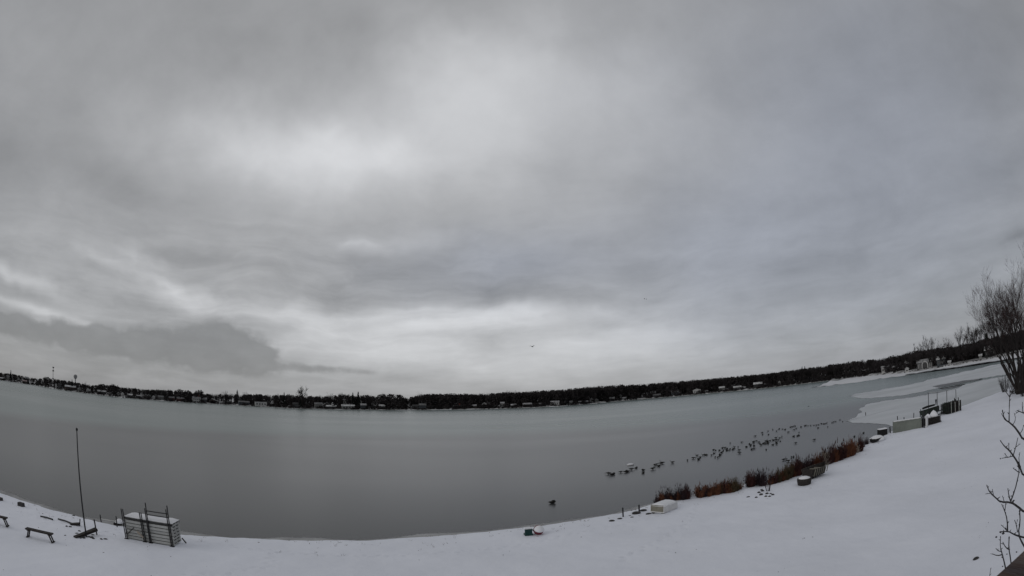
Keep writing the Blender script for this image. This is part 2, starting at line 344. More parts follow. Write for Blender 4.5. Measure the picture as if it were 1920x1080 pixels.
def feather(m, scale=.35):
    t = m.node_tree; b = t.nodes['Principled BSDF']; a = t.nodes.new('ShaderNodeAttribute'); a.attribute_name = 'cover'
    g = t.nodes.new('ShaderNodeNewGeometry'); mp = t.nodes.new('ShaderNodeMapping'); mp.inputs['Scale'].default_value = (.5, 1, 1); t.links.new(g.outputs['Position'], mp.inputs[0])
    n = t.nodes.new('ShaderNodeTexNoise'); n.inputs['Scale'].default_value = scale; n.inputs['Detail'].default_value = 6; t.links.new(mp.outputs[0], n.inputs['Vector'])
    ad = t.nodes.new('ShaderNodeMath'); ad.operation = 'MULTIPLY_ADD'; t.links.new(a.outputs['Fac'], ad.inputs[0]); ad.inputs[1].default_value = 1.5; 
    sb = t.nodes.new('ShaderNodeMath'); sb.operation = 'SUBTRACT'; t.links.new(n.outputs[0], sb.inputs[0]); sb.inputs[1].default_value = .75; t.links.new(sb.outputs[0], ad.inputs[2])
    mr = t.nodes.new('ShaderNodeMapRange'); mr.inputs[1].default_value = -.1; mr.inputs[2].default_value = .5; mr.inputs[3].default_value = 0; mr.inputs[4].default_value = 1; t.links.new(ad.outputs[0], mr.inputs[0]); t.links.new(mr.outputs[0], b.inputs['Alpha'])
    return m
feather(MT['snowice']); MT['icestrip'] = feather(mat('snow_strip', (.68, .69, .72), .8, .1, .08, spec=.2))
def sheet(name, poly, z, m, label, jag=1.9, n=10, soft=1.1):
    """irregular thin sheet lying on the ice, outline walked in steps"""
    raw = []
    for i in range(len(poly)):
        a, b = poly[i], poly[(i + 1) % len(poly)]
        for q in range(n):
            t = q / n; x = a[0] + (b[0] - a[0]) * t; y = a[1] + (b[1] - a[1]) * t
            if x < 1925:
                x += jag * 3 * mnoise.noise(Vector((x * .06, y * .2, 1))); y += jag * .55 * mnoise.noise(Vector((x * .13, y * .1, 5)))
            raw.append((x, y))
    area = sum(raw[i][0] * raw[(i + 1) % len(raw)][1] - raw[(i + 1) % len(raw)][0] * raw[i][1] for i in range(len(raw))) / 2
    sg = 1 if area > 0 else -1; shrink = []; pts = [at(x, y, z) for x, y in raw]
    for i, (x, y) in enumerate(raw):
        ax, ay = raw[i - 3]; bx_, by_ = raw[(i + 3) % len(raw)]; l = math.hypot(bx_ - ax, (by_ - ay)) + 1e-6
        shrink.append((x - sg * (by_ - ay) / l * soft * 2.5, y + sg * (bx_ - ax) / l * soft))
    import bmesh
    inner = [at(x, y, z) for x, y in shrink]
    n_ = len(pts); verts = [tuple(p) for p in pts] + [tuple(p) for p in inner]
    bm = bmesh.new(); lay = bm.verts.layers.float.new('cover'); vv = [bm.verts.new(p) for p in verts]
    for i, q in enumerate(vv): q[lay] = 0.0 if i < n_ else 1.0
    for i in range(n_):
        j = (i + 1) % n_
        try: bm.faces.new((vv[i], vv[j], vv[n_ + j], vv[n_ + i]))
        except Exception: pass
    f = bm.faces.new(vv[n_:]); bmesh.ops.triangulate(bm, faces=bm.faces[:])
    for f in bm.faces:
        if f.normal.z < 0: f.normal_flip()
    me = bpy.data.meshes.new(name); bm.to_mesh(me); bm.free(); me.materials.append(m); o = bpy.data.objects.new(name, me); C.objects.link(o)
    return tag(o, label, kind='structure')
sheet('snow_on_ice', [(1523, 727.5), (1600, 718), (1650, 710.5), (1700, 703.5), (1750, 695), (1800, 688), (1870, 677), (1960, 664), (1960, 650), (1870, 669), (1800, 682.5), (1750, 690), (1700, 697), (1650, 702), (1600, 707), (1560, 714)], .03, MT['icestrip'], 'bright strip of snow along the foot of the far shore')
sheet('snow_on_ice', [(1590, 742), (1620, 736), (1660, 729), (1705, 721), (1745, 711), (1780, 703), (1820, 694), (1880, 681), (1960, 664), (1960, 690), (1880, 704), (1838, 710), (1800, 715), (1790, 721), (1745, 731), (1700, 741), (1645, 746), (1615, 747)], .03, MT['snowice'], 'upper tongue of snow covered ice reaching into the bay')
sheet('snow_on_ice', [(1585, 789), (1605, 782), (1614, 773), (1612, 765), (1624, 758), (1650, 752), (1700, 746), (1760, 736), (1795, 728), (1812, 720), (1845, 712), (1880, 706), (1960, 692), (1960, 735), (1880, 745), (1800, 775), (1740, 799), (1690, 806), (1668, 797), (1630, 794), (1600, 793)], .02, MT['snowice'], 'lower field of snow covered ice joining the near bank')
def fringe(x0, x1, z, wmin, wmax, label, sd_):
    import bmesh
    bm = bmesh.new(); lay = bm.verts.layers.float.new('cover'); prev = None; x = x0
    while x <= x1:
        y = ys(x); wv = wmin + (wmax - wmin) * max(0, .5 + mnoise.noise(Vector((x * .3, sd_, 0)))) + .12 * mnoise.noise(Vector((x * 2.5, sd_, 4)))
        r_ = [bm.verts.new((x, y - .7, z)), bm.verts.new((x, y + wv * .4, z)), bm.verts.new((x, y + wv, z))]
        for q, c_ in zip(r_, (1, .8, 0)): q[lay] = c_
        if prev: bm.faces.new((prev[0], r_[0], r_[1], prev[1])); bm.faces.new((prev[1], r_[1], r_[2], prev[2]))
        prev = r_; x += .25
    me = bpy.data.meshes.new('shore_ice'); bm.to_mesh(me); bm.free(); me.materials.append(MT['fringe']); o = bpy.data.objects.new('shore_ice_fringe', me); C.objects.link(o); return tag(o, label, kind='structure')
MT['fringe'] = feather(mat('thin_shore_ice', (.16, .16, .165), .4, .25, .8, col2=(.34, .34, .345)), 1.6)
fringe(-34, 40, .004, .15, 1.1, 'thin broken ice fringe along the near waterline', 3)
DARKI = feather(mat('bare_dark_ice', (.10, .105, .11), .5, .2, .05))
sheet('bare_ice', [(1748, 724), (1790, 716), (1838, 709.5), (1842, 711), (1800, 720), (1760, 727)], .045, DARKI, 'dark streak of bare ice crossing the snow', jag=1)
sheet('bare_ice', [(1760, 728), (1785, 724), (1812, 720), (1790, 727), (1770, 730)], .045, DARKI, 'small dark streak of bare ice under the longer one', jag=1)

# ------------------------------------------------------------------ trees
def tri_blade(g, p, q, wd):
    p = Vector(p); q = Vector(q); d = (q - p); a = d.cross(Vector((rnd.random() - .5, rnd.random() - .5, rnd.random() - .5)))
    if a.length < 1e-6: return
    a = a.normalized() * wd; g.add([p - a, p + a, q], [(0, 1, 2)])
MINW = [0.0]
def grow(tr, tw, p, d, ln, r, lev, maxlev, spread=.5, up=.12, nseg=3, sides=4, kids=(2, 4)):
    """one limb and its children; thick limbs into tr, fine twigs into tw"""
    pts = [p]; rr = [r]; dd = d.normalized()
    for i in range(nseg):
        dd = (dd + Vector((rnd.gauss(0, .10), rnd.gauss(0, .10), rnd.gauss(0, .06) + up * .5))).normalized()
        pts.append(pts[-1] + dd * ln / nseg); rr.append(r * (1 - .42 * (i + 1) / nseg))
    if lev < maxlev: tr.tube(pts, rr, sides)
    else:
        for a, b in zip(pts[:-1], pts[1:]): tri_blade(tw, a, b + (b - a) * .5, max(r * 1.1, MINW[0]))
        return
    n = rnd.randint(*kids) + (1 if lev >= 2 else 0)
    for i in range(n):
        t = rnd.uniform(.35, 1.0) if i else 1.0; j = min(nseg - 1, int(t * nseg)); q = pts[j].lerp(pts[j + 1], t * nseg - j)
        ax = Vector((rnd.gauss(0, 1), rnd.gauss(0, 1), rnd.gauss(0, .5))).normalized()
        nd = (dd + ax * spread * rnd.uniform(.6, 1.3) + Vector((0, 0, up))).normalized()
        grow(tr, tw, q, nd, ln * rnd.uniform(.55, .82), rr[-1] * rnd.uniform(.6, .85), lev + 1, maxlev, spread, up, max(2, nseg - 1), max(3, sides - 1), kids)
def far_variant(kind):
    """unit-height tree: trunk and crown meshes"""
    tr = MB(); cr = MB()
    if kind == 'bare':
        tr.tube([(0, 0, 0), (.01, 0, .3), (0, .01, .62)], [.022, .016, .008], 5)
        wd = rnd.uniform(.24, .36)
        for i in range(38):
            z0 = rnd.uniform(.18, .6); a = rnd.uniform(0, 6.28); rr = wd * rnd.uniform(.4, 1); z1 = rnd.uniform(.55, 1) * (1 - .25 * (rr / wd) ** 2)
            p = Vector((0, 0, z0)); q = Vector((rr * math.cos(a), rr * math.sin(a), z1)); tri_blade(cr, p, q, .010)
            for k in range(12):
                s = p.lerp(q, rnd.uniform(.3, 1)); e = s + Vector((rnd.gauss(0, .06), rnd.gauss(0, .06), rnd.uniform(.02, .13))); e.z = min(e.z, 1.0)
                tri_blade(cr, s, e, .0045)
    elif kind == 'dense':
        tr.tube([(0, 0, 0), (0, 0, .4)], [.03, .02], 5); wd = rnd.uniform(.34, .5)
        for i in range(230):
            a = rnd.uniform(0, 6.28); z = rnd.uniform(.1, 1); prof = math.sin(math.pi * min(1, max(0, (z - .02) / 1.1)) ** .8) ** .6
            rr = wd * prof * math.sqrt(rnd.random()); p = Vector((rr * math.cos(a), rr * math.sin(a), z * .93)); s = rnd.uniform(.035, .08)
            q = [p + Vector((rnd.gauss(0, s), rnd.gauss(0, s), rnd.gauss(0, s))) for _ in range(3)]
            cr.add([(u.x, u.y, min(1.0, max(0, u.z))) for u in q], [(0, 1, 2)])
        for i in range(45):
            a = rnd.uniform(0, 6.28); rr = wd * .8 * rnd.random(); p = Vector((rr * math.cos(a), rr * math.sin(a), .72)); tri_blade(cr, p, p + Vector((rnd.gauss(0, .05), rnd.gauss(0, .05), .28 * (1 - .5 * rr / wd))), .008)
    else:
        tr.tube([(0, 0, 0), (0, 0, .9)], [.022, .006], 5); wd = rnd.uniform(.15, .2)
        for i in range(240):
            z = rnd.uniform(.06, .97); rr = wd * (1 - z) * 1.15; a = rnd.uniform(0, 6.28)
            p = Vector((0, 0, z + .03)); q = Vector((rr * math.cos(a), rr * math.sin(a), z - .05 * rnd.random())); tri_blade(cr, q, p, .03)
    return tr, cr
VAR = {k: [far_variant(k) for _ in range(n)] for k, n in (('bare', 5), ('dense', 5), ('fir', 2))}
VM = {k: [(a.mesh('trunk', MT['bark']), b.mesh('crown', MT['evergreen'] if k == 'fir' else MT['forest'])) for a, b in v] for k, v in VAR.items()}

# skyline of the far wood in photo pixels
TOP = [(-60, 683), (0, 697), (20, 699), (40, 703), (70, 709), (88, 708), (100, 709), (130, 713), (150, 717), (167, 721), (200, 720), (230, 724), (270, 728), (300, 729), (325, 731), (350, 733), (372, 734), (400, 737), (422, 736), (450, 737), (500, 738), (550, 738), (590, 741), (600, 740), (640, 738), (670, 739), (700, 739), (735, 741), (760, 744.5), (785, 738), (800, 737), (850, 736), (900, 737), (950, 733.5), (1000, 731.5), (1050, 728.5), (1100, 724), (1150, 720), (1200, 719), (1250, 714.5), (1300, 711), (1350, 706.5), (1400, 702), (1450, 697), (1500, 690), (1550, 683), (1600, 676), (1650, 670.5), (1680, 664), (1700, 658), (1720, 654), (1750, 650), (1780, 648), (1820, 640), (1870, 627), (1920, 616), (1990, 600)]
_ta = [azel(x, y) for x, y in TOP]
def top_el(az): return float(np.interp(az, [a for a, e in _ta], [e for a, e in _ta]))
def far_pos(az, back):
    D = fd(az) + back; return Vector((D * math.sin(az), D * math.cos(az), farz(back)))
def px_az(px):  # azimuth of the far shore seen at photo column px
    y = float(np.interp(px, [x for x, _ in TOP], [t + 15 for _, t in TOP])); return azel(px, y)[0]
# the wood as one mass behind the houses
def np_mesh(parts, name, m, label, cat):
    V = []; F = []; o = 0
    for (v0, f0), (x, y, z, s, h, a) in parts:
        c, sn = math.cos(a), math.sin(a); X = v0[:, 0] * s; Y = v0[:, 1] * s
        V.append(np.stack([x + X * c - Y * sn, y + X * sn + Y * c, z + v0[:, 2] * h], 1)); F.append(f0 + o); o += len(v0)
    V = np.concatenate(V); F = np.concatenate(F); me = bpy.data.meshes.new(name)
    me.vertices.add(len(V)); me.vertices.foreach_set('co', V.ravel()); me.loops.add(F.size); me.polygons.add(len(F))
    me.loops.foreach_set('vertex_index', F.ravel()); me.polygons.foreach_set('loop_start', np.arange(len(F)) * 3); me.polygons.foreach_set('loop_total', np.full(len(F), 3)); me.update(); me.validate()
    me.materials.append(m); o = bpy.data.objects.new(name, me); C.objects.link(o); return tag(o, label, cat, kind='stuff')
NPV = {k: [(np.array(b.v), np.array(b.f)) for a, b in VAR[k]] for k in ('bare', 'dense')}
def wood(px0, px1, step, rows, label, bare=.3, hs=(.9, 1.0)):
    parts = []; a0, a1 = px_az(px0), px_az(px1)
    for back in rows:
        D = fd((a0 + a1) / 2) + back; n = int((a1 - a0) * D / step)
        for i in range(n):
            az = a0 + (a1 - a0) * (i + rnd.random()) / n; b = back + rnd.uniform(-6, 6); p = far_pos(az, b)
            h = (H + (fd(az) + b) * math.tan(top_el(az)) - p.z) * rnd.uniform(*hs)
            if h < 2: continue
            kk = 'bare' if rnd.random() < bare else 'dense'; v = rnd.choice(NPV[kk])
            parts.append((v, (p.x, p.y, p.z, max(h, 8) * (.9 if kk == 'bare' else .75), h * (1.06 if kk == 'bare' else .97), rnd.uniform(0, 6.28))))
    return np_mesh(parts, 'far_wood', MT['forest'], label, 'wood')
wood(-60, 330, 6.0, (31,), 'low filling row of the left end wood', 0, (.66, .82))
wood(330, 780, 6.0, (28,), 'low filling row of the wood left of centre', 0, (.62, .8))
wood(780, 1990, 5.0, (20,), 'low filling row of the solid wood', 0, (.8, .92))
wood(-60, 330, 4.0, (34, 52, 75), 'low dark wood behind the houses at the left end of the far shore', .45)
wood(330, 780, 3.6, (30, 46, 66), 'dark wood with uneven crowns behind the houses left of centre', .5, (.82, 1.0))
wood(780, 1220, 2.8, (22, 34, 48, 64), 'solid dark wood with level top along the middle of the far shore', .55, (.94, 1.0))
wood(1220, 1530, 2.8, (22, 34, 48, 64), 'dense dark wood behind the snowy roofs right of centre', .55, (.94, 1.0))
wood(1530, 1990, 2.2, (12, 22, 34, 48), 'tall black wood at the right end of the far shore', .6, (.92, 1.02))
# low brush along the water line
parts = []
for i in range(1500):
    az = R_(rnd.uniform(-63, 60))
    if mnoise.noise(Vector((az * 40, 0, 2))) < -.22: continue
    p = far_pos(az, rnd.uniform(1.0, 3.5)); h = rnd.uniform(.8, 2.0) if az < R_(39) else rnd.uniform(.3, .8)
    parts.append((rnd.choice(NPV['dense']), (p.x, p.y, p.z - .3, h * 1.7, h, rnd.uniform(0, 6.28))))
np_mesh(parts, 'shore_brush', MT['forest'], 'low dark brush along the water line of the far shore', 'brush')
parts = []
for i in range(1500):
    az = R_(rnd.uniform(-63, 60)); fr_ = rnd.random() < .22 and az < R_(38); p = far_pos(az, rnd.uniform(3.5, 5.5) if fr_ else rnd.uniform(18, 27)); h = rnd.uniform(1.5, 4.5) if fr_ else rnd.uniform(1.2, 3.2) * (1 if az < R_(39) else .8)
    parts.append((rnd.choice(NPV['dense']), (p.x, p.y, p.z - .3, h * 1.7, h, rnd.uniform(0, 6.28))))
np_mesh(parts, 'garden_brush', MT['forest'], 'dark hedges and undergrowth between the far houses', 'brush')

def far_tree(px, ytop, kind, back, label, wide=1.0, group='trees on the far shore'):
    az = px_az(px); p = far_pos(az, back); e = azel(px, ytop)[1]; h = H + (fd(az) + back) * math.tan(e) - p.z
    trm, crm = rnd.choice(VM[kind]); name = {'bare': 'bare_tree', 'dense': 'leafless_tree', 'fir': 'fir_tree'}[kind]
    t = thing(name, p, label, 'tree', group, rnd.uniform(0, 6.28))
    inst('trunk', trm, t, scale=(h, h, h)); inst('crown', crm, t, scale=(h * wide, h * wide, h)); return t
FT = [(20, 693, 'fir', 30, .9, 'small pointed fir at the far left end of the shore'), (88, 706, 'dense', 12, 1.5, 'broad dark tree below the radio mast'), (76, 709, 'dense', 14, 1.2, 'low dark tree just left of the tree below the radio mast'),
      (128, 712, 'bare', 20, 1, 'thin bare tree between radio mast and water tower'), (135, 711, 'fir', 18, 1, 'dark fir just left of the water tower'), (158, 713, 'bare', 22, 1.1, 'bare tree just right of the water tower'), (166, 717, 'bare', 18, .9, 'small bare tree second to the right of the water tower'),
      (190, 719, 'dense', 14, 1.5, 'broad rounded dark crown right of the water tower'), (212, 720, 'dense', 14, 1.5, 'wide dark crown beyond the long snowy roof'),
      (305, 727, 'bare', 16, 1, 'wispy tree at the edge of the tall rounded crowns'), (318, 726, 'bare', 14, .8, 'narrow bare tree rising above the dark row left of centre'), (338, 729, 'dense', 12, 1.3, 'tall rounded dark tree above the red brown houses'), (352, 731, 'dense', 13, 1.2, 'rounded dark tree right of the tallest rounded one'),
      (374, 731, 'dense', 13, 1.3, 'rounded dark tree above the white two storey house'), (396, 734, 'bare', 18, 1.1, 'low bare tree above the small white cottage'), (422, 730, 'bare', 15, .9, 'bare tree with brushy top left of the small church spire'), (434, 734, 'bare', 15, .9, 'short bare tree beside the small church spire'),
      (461, 732, 'bare', 15, 1.1, 'bare tree with round top right of the small church spire'), (480, 734, 'bare', 18, 1.1, 'spreading bare tree above the flat white building'), (520, 734, 'bare', 16, 1, 'bare tree above the low snowy docks'), (533, 735, 'fir', 16, .9, 'slim fir above the low snowy docks'), (545, 736, 'bare', 18, 1, 'bare tree left of the large fan shaped one'),
      (563, 745, 'fir', 8, .9, 'dark fir at the foot of the large fan shaped bare tree'), (598, 737, 'bare', 16, 1, 'bare tree right of the large fan shaped one'), (619, 734, 'bare', 16, 1.2, 'wide bare tree above the long low snowy roof'), (640, 731, 'bare', 14, .9, 'tallest bare tree above the large snow roofed house'), (652, 735, 'bare', 15, 1, 'bare tree just right of the tallest above the snow roofed house'),
      (662, 735, 'fir', 10, .9, 'dark fir left of the pair above the pale gable'), (672, 734, 'fir', 12, 1.1, 'broad dark fir above the pale gable'), (690, 736, 'bare', 15, 1.3, 'bare tree right of the broad fir'), (717, 737, 'dense', 14, 1.1, 'dark tree above the small white roof'), (731, 738, 'dense', 12, 1.1, 'dark tree right of the small white roof'), (748, 739, 'dense', 10, 1.2, 'last broad tree before the dip in the wood'),
      (787, 732, 'bare', 24, .8, 'bare tree standing above the start of the solid wood'), (956, 727, 'bare', 26, .9, 'bare tree with thin top above the middle of the wood'), (969, 729, 'bare', 26, .8, 'fainter bare tree just right of the thin topped one'), (931, 733, 'bare', 26, .9, 'bare tree breaking the level wood left of the thin topped one'),
      (1218, 716, 'bare', 28, .9, 'bare tree rising slightly above the wood left of the white gable'), (1352, 703, 'bare', 28, .9, 'faint bare tree above the wood over the wide snowy roofs'), (1445, 694, 'bare', 28, 1.2, 'wide faint bare tree above the wood over the small white cabin'), (1505, 686, 'fir', 26, .8, 'small fir tip above the wood where snow begins'), (1510, 686, 'fir', 28, .8, 'second small fir tip above the wood where snow begins'), (1595, 672, 'bare', 26, .9, 'bare tree above the black wood at its first rise')]
for x, y, k_, b, wd, lab in FT: far_tree(x, y, k_, b, lab, wd)

def fine_tree(px, pybase, pytop, back, label, seed, spread=.42, stems=1, mt='bark', group='bare trees on the right shore', r0=.030, lev=5, minw=.0022):
    az = azel(px, pybase)[0]; p = far_pos(az, back); e = azel(px, pytop)[1]; h = H + (fd(az) + back) * math.tan(e) - p.z
    global rnd
    old = rnd; MINW[0] = minw; rnd = random.Random(seed); tr = MB(); tw = MB()
    for s in range(stems):
        a = rnd.uniform(0, 6.28); l = .0 if stems == 1 else .25
        grow(tr, tw, Vector((0, 0, 0)), Vector((l * math.cos(a), l * math.sin(a), 1)), .34, r0, 0, lev, spread, .22, 3, 5, (2, 3))
    zm = float(np.percentile([v_[2] for v_ in tw.v], 97)); sc_ = h / zm
    for g_ in (tr, tw): g_.v = [(a * sc_, b * sc_, c * sc_) for a, b, c in g_.v]
    rnd = old
    t = thing('bare_tree', p, label, 'tree', group); tr.build('trunk', MT[mt], t); tw.build('crown', MT[mt], t); return t
fine_tree(567, 765, 727.5, 10, 'large fan shaped bare tree standing alone above the shore left of centre', 3, .85, 6, group=None, lev=4, r0=.02, minw=.006)
FR = [(1742, 684, 632, 30, 'slender bare tree above the arched mansion'), (1722, 690, 644, 32, 'low bare tree left of the slender one above the mansion'), (1762, 682, 641, 30, 'short bare tree between the mansion and the chimney house'), (1778, 682, 635, 26, 'reddish bare tree above the house with the brick chimney'),
      (1802, 676, 616, 22, 'leaning bare tree, first of the tall clump on the right shore'), (1812, 676, 618, 24, 'bare tree with many upright twigs in the tall clump'), (1822, 674, 612, 20, 'upright bare tree in the middle of the tall clump'), (1832, 672, 612, 22, 'dark tall bare tree, last before the gap in the clump'), (1843, 670, 612, 26, 'bare tree above the dark house with snowy roof'), (1856, 668, 604, 22, 'tall bare tree right behind the dark house'), (1868, 668, 598, 26, 'tall bare tree touching the outline of the big near tree'), (1884, 666, 592, 22, 'bare tree behind the stems of the big near tree'), (1900, 664, 585, 22, 'bare tree behind the right stems of the big near tree'), (1930, 655, 575, 22, 'bare tree at the right edge behind the big near tree')]
for i, (x, yb, yt, b, lab) in enumerate(FR): fine_tree(x, yb, yt, b, lab, 20 + i, .55, 2 if i % 3 else 3, 'barkred' if i in (3, 5) else 'bark')
far_tree(1851, 622, 'fir', 16, 'dark fir between the tall bare clump and the dark house', 1.3)

# ------------------------------------------------------------------ far houses
def house(px, wpx, ytop, back, wall, roof, label, storeys=1, gable=False, chimney=False, arch=False, nwin=3, name='house', group='houses on the far shore', flat=False):
    az = px_az(px); p = far_pos(az, back); D = fd(az) + back
    W = max(1.6, wpx * .84 / 960 * D); top = H + D * math.tan(azel(px, ytop)[1]) - p.z; top = max(top, 2.0)
    dp = min(W, 9) * .8; rise = 0 if flat else min(top * .30, (W if gable else dp) * .42); wh = top - rise
    t = thing(name, p, label, 'house' if name == 'house' else name.replace('_', ' '), group, -az + rnd.uniform(-.15, .15))
    MB().box((0, 0, wh / 2 - .2), (W, dp, wh + .4)).build('wall', WALL[wall], t)
    ov = .35; th = .28; g = MB()
    if flat: g.box((0, 0, wh + th / 2 + .003), (W + .5, dp + .5, th))
    elif gable:
        hw = W / 2 + ov; hl = dp / 2 + ov
        for sgn in (-1, 1):
            g.add([(sgn * hw, -hl, wh - ov * .5), (0, -hl, wh + rise), (0, hl, wh + rise), (sgn * hw, hl, wh - ov * .5), (sgn * hw, -hl, wh - ov * .5 + th), (0, -hl, wh + rise + th), (0, hl, wh + rise + th), (sgn * hw, hl, wh - ov * .5 + th)], [(0, 1, 2, 3), (7, 6, 5, 4), (0, 4, 5, 1), (2, 6, 7, 3), (0, 3, 7, 4)])
        MB().add([(-W / 2, -dp / 2, wh), (W / 2, -dp / 2, wh), (0, -dp / 2, wh + rise - .03), (-W / 2, dp / 2, wh), (W / 2, dp / 2, wh), (0, dp / 2, wh + rise - .03)], [(0, 1, 2), (5, 4, 3), (0, 2, 5, 3), (1, 4, 5, 2)]).build('gable', WALL[wall], t)
    else:
        hw = W / 2 + ov; hl = dp / 2 + ov
        for sgn in (-1, 1):
            g.add([(-hw, sgn * hl, wh - ov * .4), (hw, sgn * hl, wh - ov * .4), (hw, 0, wh + rise), (-hw, 0, wh + rise), (-hw, sgn * hl, wh - ov * .4 + th), (hw, sgn * hl, wh - ov * .4 + th), (hw, 0, wh + rise + th), (-hw, 0, wh + rise + th)], [(0, 1, 2, 3), (7, 6, 5, 4), (0, 4, 5, 1), (1, 5, 6, 2), (3, 2, 6, 7), (0, 3, 7, 4)])
        for sgn in (-1, 1): g.add([(sgn * W / 2, -dp / 2, wh), (sgn * W / 2, dp / 2, wh), (sgn * W / 2, 0, wh + rise - .02)], [(0, 1, 2)])
    rf = g.build('roof', ROOF[roof], t)
    if chimney: MB().box((W * .3, 0, wh + rise * .6 + .8), (.9, .9, rise + 1.6)).build('chimney', WALL['brick'], rf)
    fy = -dp / 2 - .03
    if nwin:
        wme = MB().box((0, 0, 0), (1, .06, 1)).mesh('window', MT['winglass'])
        for s in range(storeys):
            zc = (s + .52) * wh / storeys
            for i in range(nwin):
                xx = (-.5 + (i + .5) / nwin) * W * .9
                inst('window', wme, t, (xx, fy, zc), scale=(min(1.6, W / nwin * .5), 1, min(1.4, wh / storeys * .42)))
    if arch:
        g = MB(); n = 10; r0, r1, zz = 1.5, 2.1, wh * .55
        ptz = [(-1, 0)] + [(-math.cos(math.pi * i / n), math.sin(math.pi * i / n)) for i in range(n + 1)] + [(1, 0)]
        prev = None
        for j, (cx_, cz_) in enumerate(ptz):
            zi = zz + cz_ * r0 if 0 < j < len(ptz) - 1 else 0; zo = zz + cz_ * r1 if 0 < j < len(ptz) - 1 else 0
            cur = [(cx_ * r0, fy - .25, zi), (cx_ * r1, fy - .25, zo), (cx_ * r1, fy, zo), (cx_ * r0, fy, zi)]
            if prev: g.add(prev + cur, [(0, 1, 5, 4), (1, 2, 6, 5), (3, 0, 4, 7)])
            prev = cur
        g.build('arch', WALL['white'], t)
        g = MB(); vv = [(0, fy - .1, zz)] + [(-math.cos(math.pi * i / n) * r0, fy - .1, zz + math.sin(math.pi * i / n) * r0) for i in range(n + 1)]
        g.add(vv, [(0, i + 2, i + 1) for i in range(n)]); g.add([(-r0, fy - .1, .2), (r0, fy - .1, .2), (r0, fy - .1, zz), (-r0, fy - .1, zz)], [(0, 1, 2, 3)]); g.build('arched_window', MT['winglass'], t)
        for q in (-.42, -.32, .32, .42): MB().tube([(W * q, fy - .5, 0), (W * q, fy - .5, wh * .8)], .16, 6).build('column', WALL['white'], t)
    return t
